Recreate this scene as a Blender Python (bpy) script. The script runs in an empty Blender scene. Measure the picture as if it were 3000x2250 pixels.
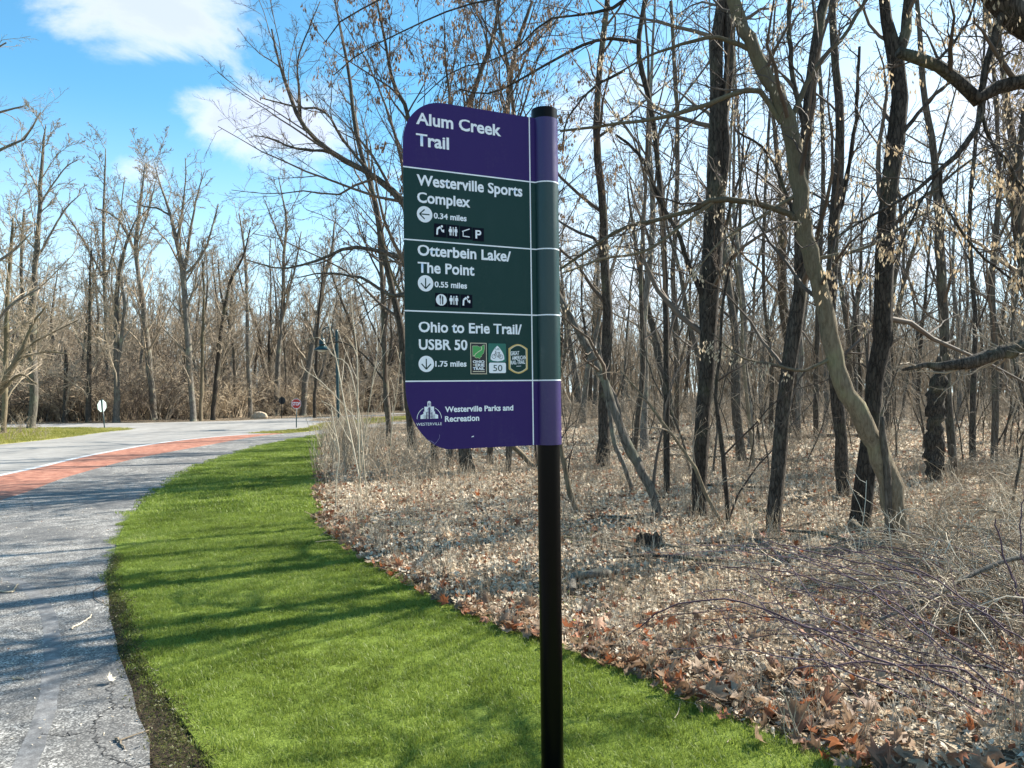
import bpy, bmesh, math, random
import numpy as np
from mathutils import Vector, Matrix
from mathutils.geometry import tessellate_polygon

# ------------------------------------------------------------------ camera, sky, sun, exposure
S = bpy.context.scene
COL = S.collection
PI = math.pi
F, CX, HZ, EYE = 1598.0, 1106.0, 841.0, 1.6      # photo scale used when the place was surveyed

cam = bpy.data.cameras.new('camera'); cam.sensor_width = 36; cam.lens = 26.0
cam.clip_start = .05; cam.clip_end = 2000
camo = bpy.data.objects.new('camera', cam); COL.objects.link(camo)
camo.location = (0, 0, EYE); camo.rotation_euler = (math.radians(90.41), 0, 0)
S.camera = camo

SUN_AZ, SUN_EL = math.radians(60), math.radians(38)
world = bpy.data.worlds.new('World'); S.world = world; world.use_nodes = True
sun = bpy.data.lights.new('sun', 'SUN'); sun.energy = 5.0; sun.angle = math.radians(.5); sun.color = (1, .94, .84)
suno = bpy.data.objects.new('sun', sun); COL.objects.link(suno)
sd = Vector((math.sin(SUN_AZ)*math.cos(SUN_EL), math.cos(SUN_AZ)*math.cos(SUN_EL), math.sin(SUN_EL)))
suno.rotation_euler = (-sd).to_track_quat('-Z', 'Y').to_euler()
S.view_settings.view_transform = 'Standard'; S.view_settings.look = 'None'
S.view_settings.gamma = 1; S.view_settings.use_curve_mapping = False
S.view_settings.exposure = 1.38
SKY = .086

def pxdir(px, py):
    return Vector((px-CX, F, HZ-py)).normalized()

class NT:
    """tiny node-graph helper"""
    def __init__(s, tree): s.t = tree; s.n = tree.nodes; s.l = tree.links
    def node(s, typ, props=None, **ins):
        n = s.n.new(typ)
        for k, v in (props or {}).items(): setattr(n, k, v)
        for k, v in ins.items():
            s.put(n.inputs[int(k[1:])] if k[0] == '_' and k[1:].isdigit() else n.inputs[k.replace('_', ' ')], v)
        return n
    def put(s, sock, v):
        if isinstance(v, bpy.types.NodeSocket): s.l.new(v, sock)
        elif isinstance(v, bpy.types.Node): s.l.new(v.outputs[0], sock)
        else: sock.default_value = v
    def math(s, op, a, b=0.0, c=None, clamp=False):
        n = s.node('ShaderNodeMath', dict(operation=op, use_clamp=clamp), _0=a, _1=b)
        if c is not None: s.put(n.inputs[2], c)
        return n.outputs[0]
    def vmath(s, op, a, b=(0, 0, 0)):
        n = s.node('ShaderNodeVectorMath', dict(operation=op), _0=a, _1=b)
        return n.outputs['Value'] if op in ('LENGTH', 'DOT_PRODUCT', 'DISTANCE') else n.outputs[0]
    def mix(s, f, a, b):
        n = s.node('ShaderNodeMix', dict(data_type='RGBA'))
        s.put(n.inputs[0], f); s.put(n.inputs[6], a); s.put(n.inputs[7], b)
        return n.outputs[2]
    def mapr(s, v, a, b, c=0.0, d=1.0, smooth=True):
        n = s.node('ShaderNodeMapRange', dict(interpolation_type='SMOOTHSTEP' if smooth else 'LINEAR'), _0=v, _1=a, _2=b, _3=c, _4=d)
        return n.outputs[0]
    def noise(s, vec, scale, detail=4.0, rough=.55, dist=0.0):
        n = s.node('ShaderNodeTexNoise', None, Scale=scale, Detail=detail, Roughness=rough, Distortion=dist)
        if vec is not None: s.put(n.inputs['Vector'], vec)
        return n
    def ramp(s, fac, stops, interp='LINEAR'):
        n = s.node('ShaderNodeValToRGB', None, _0=fac); cr = n.color_ramp; cr.interpolation = interp
        while len(cr.elements) < len(stops): cr.elements.new(.5)
        for e, (p, c) in zip(cr.elements, stops): e.position = p; e.color = (*c, 1)
        return n.outputs[0]

def build_world():
    W = NT(world.node_tree); W.n.clear()
    out = W.n.new('ShaderNodeOutputWorld'); bg = W.n.new('ShaderNodeBackground')
    bg.inputs[1].default_value = SKY
    sky = W.node('ShaderNodeTexSky', dict(sky_type='NISHITA', sun_disc=False, sun_elevation=SUN_EL, sun_rotation=SUN_AZ,
                                         air_density=1.0, dust_density=.6, ozone_density=2.2))
    tc = W.n.new('ShaderNodeTexCoord'); d = W.vmath('NORMALIZE', tc.outputs['Generated'])
    sx = W.node('ShaderNodeSeparateXYZ', None, _0=d)
    tint = W.node('ShaderNodeMix', dict(data_type='RGBA', blend_type='MULTIPLY'))
    W.put(tint.inputs[0], 1.0); W.put(tint.inputs[6], sky.outputs[0]); W.put(tint.inputs[7], (.62, 1.14, 1.2, 1))
    base = tint.outputs[2]
    # pale veil low over the horizon, all round
    rgt = W.mapr(sx.outputs[0], -.3, .5, 0.0, .26)
    hz = W.mapr(W.math('SUBTRACT', sx.outputs[2], rgt), .0, .36, 1.0, 0.0)
    base = W.mix(W.math('MULTIPLY', hz, .8), base, (5.2, 6.0, 6.8, 1))
    n1 = W.noise(W.vmath('MULTIPLY', d, (1, 1, 1.6)), 5.5, 10, .6, .35)
    n2 = W.noise(W.vmath('ADD', W.vmath('MULTIPLY', d, (1, 1, 1.5)), (7, 3, 1)), 1.6, 4, .5)
    fld = None
    for (px, py, hw, hh, amp) in [(310, -10, 330, 160, 1.0), (480, 45, 160, 110, .55), (470, 240, 165, 115, .85), (620, 300, 220, 140, .8),
                                  (310, 375, 110, 75, .8), (250, 440, 240, 80, .32), (2200, 190, 230, 330, .8), (1250, 330, 560, 210, .35),
                                  (1500, 560, 900, 260, .5), (1900, 420, 520, 300, .32)]:
        c = pxdir(px, py)
        q = W.vmath('MULTIPLY', W.vmath('SUBTRACT', d, tuple(c)), (F/hw, F/hw, F/hh))
        r = W.vmath('LENGTH', q)
        b = W.mapr(r, 0.0, 1.15, amp, 0.0)
        fld = b if fld is None else W.math('MAXIMUM', fld, b)
    front = W.mapr(sx.outputs[1], .55, .75, 0.0, 1.0)
    wide = W.mapr(n2.outputs[0], .5, .72, 0.0, .25)
    fld = W.math('ADD', fld, W.math('MULTIPLY', wide, W.math('SUBTRACT', 1.0, front)))
    dens = W.math('ADD', fld, W.math('MULTIPLY', W.math('SUBTRACT', n1.outputs[0], .5), 2.1))
    mask = W.mapr(dens, .24, .74, 0.0, 1.0)
    thick = W.mapr(W.math('ADD', dens, W.math('MULTIPLY', n2.outputs[0], .3)), .55, 1.05, 0.0, 1.0)
    cc = W.mix(thick, (5.3, 5.5, 5.9, 1), (3.9, 4.3, 5.3, 1))
    colr = W.mix(W.math('MULTIPLY', mask, .88), base, cc)
    W.l.new(colr, bg.inputs[0]); W.l.new(bg.outputs[0], out.inputs[0])
build_world()

# ------------------------------------------------------------------ survey helpers
def G(px, py, z=0.0):
    Y = (EYE-z)*F/(py-HZ)
    return Vector(((px-CX)/F*Y, Y, z))
def A(px, py, Y):
    return Vector(((px-CX)/F*Y, Y, EYE-(py-HZ)/F*Y))

# ------------------------------------------------------------------ object helpers
def tag(o, label=None, cat=None, group=None, kind=None):
    if label: o['label'] = label
    if cat: o['category'] = cat
    if group: o['group'] = group
    if kind: o['kind'] = kind
    return o
def empty(name, loc, rz=0.0):
    o = bpy.data.objects.new(name, None); COL.objects.link(o)
    o.empty_display_size = .2; o.location = loc; o.rotation_euler = (0, 0, rz)
    return o
def new_obj(name, me, mat=None, parent=None, link=True):
    if mat is not None and not me.materials: me.materials.append(mat)
    o = bpy.data.objects.new(name, me)
    if link: COL.objects.link(o)
    if parent is not None: o.parent = parent
    return o
def mesh_np(name, V, Fc, smooth=False):
    """V (n,3); Fc list of (m,k) int arrays"""
    me = bpy.data.meshes.new(name)
    V = np.asarray(V, dtype=np.float32)
    me.vertices.add(len(V)); me.vertices.foreach_set('co', V.ravel())
    Fc = [f for f in Fc if len(f)]
    tot = sum(f.size for f in Fc); npol = sum(len(f) for f in Fc)
    me.loops.add(tot); me.polygons.add(npol)
    me.loops.foreach_set('vertex_index', np.concatenate([f.ravel() for f in Fc]).astype(np.int32))
    ls = []; st = 0
    for f in Fc:
        k = f.shape[1]; ls.append(st+np.arange(len(f))*k); st += f.size
    me.polygons.foreach_set('loop_start', np.concatenate(ls).astype(np.int32))
    if smooth: me.polygons.foreach_set('use_smooth', np.ones(npol, dtype=bool))
    me.update(calc_edges=True)
    return me
class MB:
    """collects tubes and polygons for one mesh"""
    def __init__(s): s.V = []; s.Q = []; s.T = []; s.n = 0
    def add(s, V, Q=None, T=None):
        V = np.asarray(V, float).reshape(-1, 3)
        if Q is not None and len(Q): s.Q.append(np.asarray(Q, int)+s.n)
        if T is not None and len(T): s.T.append(np.asarray(T, int)+s.n)
        s.V.append(V); s.n += len(V)
    def tubes(s, P, R, sides, rough=0.0, rng=None, cap=False):
        """P (N,K,3) polylines, R (N,K) radii"""
        P = np.asarray(P, float); R = np.asarray(R, float)
        N, K, _ = P.shape
        T = np.empty_like(P); T[:, 1:-1] = P[:, 2:]-P[:, :-2]; T[:, 0] = P[:, 1]-P[:, 0]; T[:, -1] = P[:, -1]-P[:, -2]
        T /= np.linalg.norm(T, axis=2, keepdims=True)+1e-9
        m = P[:, -1]-P[:, 0]
        ref = np.where(np.abs(m[:, 2:3]) > .6*np.linalg.norm(m, axis=1, keepdims=True), [[1., .13, 0.]], [[.1, 0., 1.]])
        n1 = np.cross(T, ref[:, None, :]); n1 /= np.linalg.norm(n1, axis=2, keepdims=True)+1e-9
        n2 = np.cross(T, n1)
        a = np.arange(sides)*2*PI/sides
        rr = np.repeat(R[:, :, None], sides, 2)
        if rough and rng is not None:
            rr = rr*(1+rough*rng.standard_normal(rr.shape))
        V = P[:, :, None, :]+rr[..., None]*(np.cos(a)[None, None, :, None]*n1[:, :, None, :]+np.sin(a)[None, None, :, None]*n2[:, :, None, :])
        b = (np.arange(N)[:, None, None]*K+np.arange(K-1)[None, :, None])*sides
        j = np.arange(sides)[None, None, :]; j2 = (j+1) % sides
        Q = np.stack([b+j, b+j2, b+sides+j2, b+sides+j], -1).reshape(-1, 4)
        V = V.reshape(-1, 3); Tt = None
        if cap:
            base = len(V); ends = P[:, -1]; V = np.concatenate([V, ends])
            e = (np.arange(N)*K+K-1)*sides
            Tt = np.stack([np.broadcast_to((e[:, None]+np.arange(sides)), (N, sides)), e[:, None]+(np.arange(sides)+1) % sides,
                           np.broadcast_to(base+np.arange(N)[:, None], (N, sides))], -1).reshape(-1, 3)
        s.add(V, Q, Tt)
    def tube(s, pts, rad, sides=8, **k):
        s.tubes(np.array([pts], float), np.array([rad], float), sides, **k)
    def box(s, c, d):
        c = np.array(c, float); d = np.array(d, float)/2
        v = np.array([[x, y, z] for x in (-1, 1) for y in (-1, 1) for z in (-1, 1)])*d+c
        s.add(v, [[0, 1, 3, 2], [4, 6, 7, 5], [0, 4, 5, 1], [2, 3, 7, 6], [0, 2, 6, 4], [1, 5, 7, 3]])
    def mesh(s, name, smooth=False):
        V = np.concatenate(s.V) if s.V else np.zeros((0, 3))
        fs = []
        if s.Q: fs.append(np.concatenate(s.Q))
        if s.T: fs.append(np.concatenate(s.T))
        return mesh_np(name, V, fs, smooth)
    def build(s, name, mat, parent=None, smooth=False):
        return new_obj(name, s.mesh(name, smooth), mat, parent)
def copy_tree(o, parent=None):
    c = o.copy(); COL.objects.link(c)
    if parent is not None: c.parent = parent
    for ch in list(o.children): copy_tree(ch, c)
    return c
def resample(pts, K, jit=0.0, rng=None):
    """smooth (Catmull-Rom) resampling of a polyline to K points"""
    p = np.array([tuple(q) for q in pts], float)
    d = np.r_[0, np.cumsum(np.linalg.norm(np.diff(p[:, :3], axis=0), axis=1))]
    e = np.vstack([2*p[0]-p[1], p, 2*p[-1]-p[-2]])
    out = []
    for t in np.linspace(0, d[-1], K):
        i = min(max(np.searchsorted(d, t, 'right')-1, 0), len(p)-2); u = (t-d[i])/max(d[i+1]-d[i], 1e-9)
        a, b, c, f = e[i], e[i+1], e[i+2], e[i+3]
        out.append(.5*((2*b)+(-a+c)*u+(2*a-5*b+4*c-f)*u*u+(-a+3*b-3*c+f)*u**3))
    out = np.array(out)
    if jit and rng is not None: out[1:-1, :3] += rng.standard_normal((K-2, 3))*jit
    return out

# ------------------------------------------------------------------ materials
MATS = {}
def mat_simple(name, col, rough=.6, metal=0.0, spec=.5, emit=None):
    m = bpy.data.materials.new(name); m.use_nodes = True; b = m.node_tree.nodes['Principled BSDF']
    b.inputs['Base Color'].default_value = (*col, 1); b.inputs['Roughness'].default_value = rough
    b.inputs['Metallic'].default_value = metal; b.inputs['Specular IOR Level'].default_value = spec
    MATS[name] = m; return m
def mat_nodes(name, fn, rough=.8, spec=.3):
    m = bpy.data.materials.new(name); m.use_nodes = True; N = NT(m.node_tree); b = m.node_tree.nodes['Principled BSDF']
    b.inputs['Roughness'].default_value = rough; b.inputs['Specular IOR Level'].default_value = spec
    fn(N, b); MATS[name] = m; return m
def bump(N, b, h, strength=.5, dist=.01):
    n = N.node('ShaderNodeBump', None, Strength=strength, Distance=dist, Height=h); N.l.new(n.outputs[0], b.inputs['Normal'])
def bark(name, c1, c2, c3, sc=14.0, zs=.22, st=.9, dist=.02, vw=3.0):
    def fn(N, b):
        tc = N.n.new('ShaderNodeTexCoord'); oi = N.n.new('ShaderNodeObjectInfo')
        v = N.vmath('MULTIPLY', tc.outputs['Object'], (1, 1, zs))
        n0 = N.noise(v, sc, 6, .65, .6)
        vo = N.node('ShaderNodeTexVoronoi', dict(feature='DISTANCE_TO_EDGE'), Scale=sc*1.3)
        N.put(vo.inputs['Vector'], N.vmath('ADD', v, N.vmath('MULTIPLY', n0.outputs['Color'], (.05, .05, .05))))
        n2 = N.noise(tc.outputs['Object'], 2.2, 4, .6)
        h = N.math('ADD', N.math('MULTIPLY', n0.outputs[0], .7), N.math('MINIMUM', N.math('MULTIPLY', vo.outputs[0], vw), vw/6.0))
        c = N.ramp(h, [(.3, c1), (.62, c2), (.95, c3)])
        c = N.mix(N.mapr(n2.outputs[0], .5, .75, 0.0, .55), c, (c3[0]*.8, c3[1]*.95, c3[2]*.7, 1))
        sz = N.node('ShaderNodeSeparateXYZ', None, _0=tc.outputs['Object'])
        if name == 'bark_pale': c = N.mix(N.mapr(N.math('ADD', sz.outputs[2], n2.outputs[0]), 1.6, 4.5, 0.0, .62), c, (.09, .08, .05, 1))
        br = N.mapr(oi.outputs['Random'], 0.0, 1.0, .75, 1.2, False)
        hs = N.node('ShaderNodeHueSaturation', None, Value=br, Color=c)
        N.put(b.inputs['Base Color'], hs.outputs[0]); bump(N, b, h, st, dist)
    return mat_nodes(name, fn, .9, .15)
bark('bark_dark', (.022, .018, .014), (.085, .07, .056), (.21, .175, .14), 24, .25, 1.0, .02, 1.4)
bark('bark_mid', (.04, .032, .024), (.12, .1, .078), (.24, .2, .16), 20, .2, .8, .015, 1.4)
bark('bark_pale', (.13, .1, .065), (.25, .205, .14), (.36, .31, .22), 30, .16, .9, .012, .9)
bark('bark_grey', (.07, .06, .05), (.2, .18, .15), (.38, .35, .31), 16, .18, .7, .015, 1.2)
def twigmat(name, a, b_):
    def fn(N, b):
        oi = N.n.new('ShaderNodeObjectInfo'); ge = N.n.new('ShaderNodeNewGeometry')
        n = N.noise(ge.outputs['Position'], 1.7, 3, .6)
        f = N.math('ADD', N.math('MULTIPLY', oi.outputs['Random'], .4), N.math('MULTIPLY', n.outputs[0], .8))
        N.put(b.inputs['Base Color'], N.mix(N.mapr(f, .3, .85), (*a, 1), (*b_, 1)))
    return mat_nodes(name, fn, .8, .25)
twigmat('twig_dark', (.06, .045, .035), (.16, .125, .095))
twigmat('twig_tan', (.19, .15, .105), (.4, .325, .235))
twigmat('twig_brush', (.36, .275, .18), (.66, .53, .37))
twigmat('twig_straw', (.38, .31, .21), (.66, .57, .43))
twigmat('cane', (.05, .022, .028), (.13, .09, .11))
def leafmat(name, stops, trans=.35):
    m = bpy.data.materials.new(name); m.use_nodes = True; N = NT(m.node_tree); N.n.clear()
    out = N.n.new('ShaderNodeOutputMaterial'); oi = N.n.new('ShaderNodeObjectInfo'); tc = N.n.new('ShaderNodeTexCoord')
    c = N.ramp(oi.outputs['Random'], stops, 'LINEAR')
    n = N.noise(tc.outputs['Object'], 22, 4, .6)
    hs = N.node('ShaderNodeHueSaturation', None, Value=N.mapr(n.outputs[0], .3, .7, .65, 1.25, False), Color=c)
    p = N.node('ShaderNodeBsdfPrincipled', None, Roughness=.62); N.put(p.inputs['Base Color'], hs.outputs[0])
    p.inputs['Specular IOR Level'].default_value = .35
    t = N.node('ShaderNodeBsdfTranslucent', None, Color=hs.outputs[0])
    mx = N.node('ShaderNodeMixShader', None, _0=trans, _1=p.outputs[0], _2=t.outputs[0])
    N.l.new(mx.outputs[0], out.inputs[0]); MATS[name] = m; return m
leafmat('leaf_litter', [(0, (.78, .68, .52)), (.35, (.88, .78, .62)), (.5, (.5, .37, .25)), (.7, (.82, .7, .52)), (.84, (.22, .12, .06)), (.93, (.36, .1, .035)), (1, (.6, .5, .36))])
leafmat('leaf_brown', [(0, (.16, .095, .055)), (.3, (.27, .17, .105)), (.55, (.38, .26, .165)), (.75, (.24, .085, .04)), (.88, (.36, .12, .045)), (1, (.5, .39, .27))])
leafmat('seed', [(0, (.16, .09, .045)), (.5, (.27, .17, .09)), (1, (.42, .29, .17))], .3)
leafmat('seed_pale', [(0, (.5, .38, .24)), (.5, (.62, .5, .34)), (1, (.72, .6, .44))], .4)
leafmat('weed_leaf', [(0, (.05, .12, .02)), (.5, (.11, .2, .03)), (.8, (.25, .3, .04)), (1, (.5, .5, .06))], .3)
def grassmat(name, stops):
    m = bpy.data.materials.new(name); m.use_nodes = True; N = NT(m.node_tree); N.n.clear()
    out = N.n.new('ShaderNodeOutputMaterial'); oi = N.n.new('ShaderNodeObjectInfo'); ge = N.n.new('ShaderNodeNewGeometry')
    at = N.node('ShaderNodeAttribute', dict(attribute_name='tone'))
    big = N.noise(ge.outputs['Position'], 1.1, 3, .6)
    f = N.math('ADD', N.math('MULTIPLY', at.outputs['Fac'], .75), N.math('MULTIPLY', N.math('SUBTRACT', big.outputs[0], .5), 1.3))
    c = N.ramp(f, stops)
    p = N.node('ShaderNodeBsdfPrincipled', None, Roughness=.45); N.put(p.inputs['Base Color'], c)
    p.inputs['Specular IOR Level'].default_value = .4
    t = N.node('ShaderNodeBsdfTranslucent', None, Color=c)
    mx = N.node('ShaderNodeMixShader', None, _0=.5, _1=p.outputs[0], _2=t.outputs[0])
    N.l.new(mx.outputs[0], out.inputs[0]); MATS[name] = m; return m
grassmat('grass', [(0, (.09, .125, .016)), (.35, (.215, .285, .042)), (.7, (.33, .40, .09)), (.9, (.46, .47, .19)), (1, (.58, .52, .32))])
grassmat('clipping', [(0, (.03, .035, .01)), (.5, (.11, .12, .03)), (1, (.3, .28, .12))])
grassmat('grass_dry', [(0, (.16, .18, .03)), (.5, (.34, .32, .08)), (1, (.5, .44, .2))])
def vinyl(name, col, rough, spec):
    def fn(N, b):
        tc = N.n.new('ShaderNodeTexCoord'); n = N.noise(N.vmath('MULTIPLY', tc.outputs['Object'], (1, 1, .35)), 7, 6, .7, .4); n2 = N.noise(tc.outputs['Object'], 90, 4, .7)
        f = N.math('MULTIPLY', N.mapr(n.outputs[0], .45, .8), N.mapr(n2.outputs[0], .4, .7, .3, 1.0))
        N.put(b.inputs['Base Color'], N.mix(N.math('MULTIPLY', f, .09), (*col, 1), (.3, .29, .27, 1)))
        N.put(b.inputs['Roughness'], N.mapr(n.outputs[0], .3, .7, rough-.08, rough+.12))
    return mat_nodes(name, fn, rough, spec)
vinyl('sign_purple', (.028, .011, .11), .5, .2)
vinyl('sign_green', (.001, .034, .03), .5, .25)
vinyl('sleeve_purple', (.028, .012, .1), .33, .5)
vinyl('sleeve_green', (.0012, .031, .03), .33, .5)
mat_simple('print_white', (.82, .85, .9), .45, 0, .4)
mat_simple('print_navy', (.003, .005, .014), .7, 0, .1)
mat_simple('print_black', (.008, .008, .01), .45)
mat_simple('print_green', (.05, .33, .08), .45)
mat_simple('print_sign_green', (.0, .13, .095), .45)
mat_simple('print_gold', (.62, .42, .13), .4)
mat_simple('print_cream', (.75, .68, .5), .45)
mat_simple('post_black', (.002, .002, .0022), .3, 0, .12)
mat_simple('lamp_green', (.006, .032, .03), .35, 0, .5)
mat_simple('lamp_glass', (.5, .5, .45), .2)
mat_simple('stop_red', (.45, .02, .012), .4)
mat_simple('sign_back_pale', (.5, .62, .58), .35, .1)
mat_simple('sign_back_dark', (.01, .012, .016), .5)
mat_simple('wood_cut', (.5, .4, .26), .8)

# ------------------------------------------------------------------ ground sheets
def sheet(name, poly, z, mat, skirt=0.0):
    pts = [Vector((p[0], p[1], z)) for p in poly]
    tris = tessellate_polygon([pts])
    V = [tuple(p) for p in pts]; T = [list(t) for t in tris]
    # consistent upward winding
    T = [t if (pts[t[1]]-pts[t[0]]).cross(pts[t[2]]-pts[t[0]]).z > 0 else t[::-1] for t in T]
    Q = []
    if skirt:
        n = len(V); V += [(p[0], p[1], z-skirt) for p in pts]
        Q = [[i, (i+1) % n, n+(i+1) % n, n+i] for i in range(n)]
    me = bpy.data.meshes.new(name); me.from_pydata(V, [], T+Q); me.update()
    o = new_obj(name, me, mat); o['kind'] = 'structure'
    return o
def pip(P, poly):
    x, y = P[:, 0], P[:, 1]; ins = np.zeros(len(P), bool); n = len(poly)
    for i in range(n):
        x0, y0 = poly[i][0], poly[i][1]; x1, y1 = poly[(i+1) % n][0], poly[(i+1) % n][1]
        c = ((y0 > y) != (y1 > y)) & (x < (x1-x0)*(y-y0)/((y1-y0) if y1 != y0 else 1e-9)+x0)
        ins ^= c
    return ins
def curve2(pts, K, jit=0.0, seed=0):
    r = np.random.default_rng(seed)
    p = resample([(a[0], a[1], 0) for a in pts], K)
    if jit: p[1:-1, :2] += r.standard_normal((K-2, 2))*jit*(.3+.08*p[1:-1, 1:2])
    return [(float(a), float(b)) for a, b, _ in p]
def px2(lst): return [tuple(G(x, y))[:2] for x, y in lst]

lawn_left = curve2([(-.15, .6), (-.62, 1.9)]+px2([(460, 1656), (417, 1589), (383, 1539), (350, 1489), (307, 1423), (290, 1366), (277, 1319), (243, 1256), (247, 1223),
                       (256, 1165), (285, 1115), (340, 1065), (420, 1012), (500, 984), (600, 957), (690, 941), (722, 936)]), 90, .012, 1)
lawn_right = curve2(px2([(722, 936), (706, 950), (693, 1000), (690, 1080), (700, 1140), (750, 1180), (830, 1240), (930, 1290), (1050, 1345), (1160, 1385),
                        (1280, 1430), (1400, 1470), (1500, 1520), (1620, 1580), (1800, 1645)])+[(1.75, 2.7), (2.3, 1.6), (2.6, .6)], 90, .03, 2)
LAWN = lawn_left+lawn_right[1:]
path_edge = curve2([(-.5, .6), (-1.0, 1.9)]+px2([(330, 1659), (327, 1606), (300, 1556), (290, 1506), (267, 1439), (253, 1399), (240, 1333), (233, 1256), (247, 1223),
                       (256, 1165), (285, 1115), (340, 1065), (420, 1012), (500, 984), (600, 957), (690, 941), (722, 936), (796, 929), (876, 921), (960, 914)]), 110, .008, 3)
red_near = curve2([(-6.2, .6), (-6.6, 5)]+px2([(0, 1082), (150, 1030), (300, 990), (450, 962), (550, 944), (612, 937)]), 40)
path_far = px2([(612, 937), (656, 934), (716, 926), (776, 918), (876, 908), (960, 903)])
PATH = path_edge+path_far[::-1]+red_near[::-1]
white_near = curve2([(-8.2, .6), (-8.6, 5)]+px2([(0, 1030), (200, 985), (370, 955), (500, 942), (600, 936.3)]), 40)
RED = red_near+white_near[::-1]
white_far = [(x-.16, y) for x, y in white_near]
ROAD = [(x-.16, y) for x, y in white_near]+px2([(640, 929), (716, 914), (796, 904), (874, 900), (1000, 893)]) + px2([(1000, 884), (874, 890), (802, 892.5), (736, 899), (656, 902), (516, 909), (300, 914), (0, 917), (-400, 918)]) + \
       [(-60, 34.5), (-60, 30.2), (-21, 30.2)]+px2([(200, 925.6), (262, 926.3), (284, 928.5), (240, 932), (117, 949), (0, 961)])+[(-14.6, 12), (-14.2, .6)]
ISLAND = [(-60, 30.2), (-21, 30.2)]+px2([(200, 925.6), (262, 926.3), (284, 928.5), (240, 932), (117, 949), (0, 961)])+[(-14.6, 12), (-14.2, .6), (-60, .6)]
MEDIAN = px2([(536, 936.6), (640, 929), (716, 914), (796, 904), (874, 900), (960, 896)])+px2([(960, 903), (876, 908), (776, 918), (716, 926), (656, 934), (612, 936.8)])

def m_floor(N, b):
    ge = N.n.new('ShaderNodeNewGeometry'); p = ge.outputs['Position']
    vo = N.node('ShaderNodeTexVoronoi', None, Scale=24.0, Randomness=1.0); N.put(vo.inputs['Vector'], N.vmath('MULTIPLY', p, (1, .8, 1)))
    n = N.noise(p, 30, 4, .7); n2 = N.noise(p, .35, 4, .6)
    sp = N.node('ShaderNodeSeparateColor', None, _0=vo.outputs['Color'])
    f = N.math('ADD', N.math('MULTIPLY', sp.outputs[0], .7), N.math('MULTIPLY', n.outputs[0], .35))
    c = N.ramp(f, [(.15, (.03, .022, .015)), (.42, (.1, .07, .045)), (.6, (.24, .18, .12)), (.78, (.42, .35, .25)), (.95, (.34, .2, .11))])
    c = N.mix(N.mapr(n2.outputs[0], .48, .68, 0.0, .6), c, (.13, .1, .065, 1))
    N.put(b.inputs['Base Color'], c)
    bump(N, b, N.math('ADD', vo.outputs['Distance'], n.outputs[0]), .8, .03)
mat_nodes('forest_floor', m_floor, .9, .1)
def m_soil(N, b):
    ge = N.n.new('ShaderNodeNewGeometry'); n = N.noise(ge.outputs['Position'], 28, 6, .7)
    N.put(b.inputs['Base Color'], N.ramp(n.outputs[0], [(.3, (.018, .014, .01)), (.6, (.06, .045, .03)), (.8, (.12, .1, .06))])); bump(N, b, n.outputs[0], .9, .02)
mat_nodes('soil', m_soil, .95, .1)
def m_lawn(N, b):
    ge = N.n.new('ShaderNodeNewGeometry'); n = N.noise(ge.outputs['Position'], 60, 5, .7); n2 = N.noise(ge.outputs['Position'], 1.3, 3, .6)
    f = N.math('ADD', N.math('MULTIPLY', n.outputs[0], .7), N.math('MULTIPLY', n2.outputs[0], .3))
    N.put(b.inputs['Base Color'], N.ramp(f, [(.3, (.05, .07, .012)), (.5, (.14, .19, .03)), (.68, (.25, .31, .07))])); bump(N, b, n.outputs[0], .8, .02)
mat_nodes('lawn_ground', m_lawn, .9, .1)
def m_dryg(N, b):
    ge = N.n.new('ShaderNodeNewGeometry'); n = N.noise(ge.outputs['Position'], 9, 6, .7); n2 = N.noise(ge.outputs['Position'], .7, 3, .6)
    f = N.math('ADD', N.math('MULTIPLY', n.outputs[0], .55), N.math('MULTIPLY', n2.outputs[0], .45))
    N.put(b.inputs['Base Color'], N.ramp(f, [(.32, (.09, .1, .02)), (.5, (.27, .26, .07)), (.65, (.4, .36, .16)), (.8, (.3, .2, .1))])); bump(N, b, n.outputs[0], .6, .03)
mat_nodes('dry_grass_ground', m_dryg, .9, .1)
def m_asph(N, b):
    ge = N.n.new('ShaderNodeNewGeometry'); p = ge.outputs['Position']
    vo = N.node('ShaderNodeTexVoronoi', None, Scale=130.0); N.put(vo.inputs['Vector'], p)
    fine = N.noise(p, 260, 3, .8); mid = N.noise(p, 6, 6, .7, .4); big = N.noise(p, .8, 4, .6, .6)
    sp = N.node('ShaderNodeSeparateColor', None, _0=vo.outputs['Color'])
    f = N.math('ADD', N.math('ADD', N.math('MULTIPLY', sp.outputs[0], .35), N.math('MULTIPLY', fine.outputs[0], .3)), N.math('MULTIPLY', mid.outputs[0], .45))
    c = N.ramp(f, [(.3, (.04, .038, .037)), (.48, (.115, .109, .1)), (.62, (.235, .225, .205)), (.76, (.6, .57, .52))])
    c = N.mix(N.mapr(big.outputs[0], .42, .62, 0.0, .6), c, (.09, .088, .086, 1))
    N.put(b.inputs['Base Color'], c); bump(N, b, N.math('ADD', sp.outputs[1], fine.outputs[0]), .45, .006)
mat_nodes('asphalt', m_asph, .85, .3)
def m_road(N, b):
    ge = N.n.new('ShaderNodeNewGeometry'); p = ge.outputs['Position']
    mid = N.noise(p, 3, 6, .65); big = N.noise(N.vmath('MULTIPLY', p, (1, .25, 1)), .9, 4, .6); fine = N.noise(p, 90, 3, .8)
    f = N.math('ADD', N.math('MULTIPLY', mid.outputs[0], .5), N.math('MULTIPLY', big.outputs[0], .5))
    c = N.ramp(f, [(.3, (.18, .172, .16)), (.5, (.265, .252, .232)), (.7, (.37, .35, .32))])
    N.put(b.inputs['Base Color'], c); bump(N, b, fine.outputs[0], .3, .004)
mat_nodes('road_concrete', m_road, .85, .3)
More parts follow.
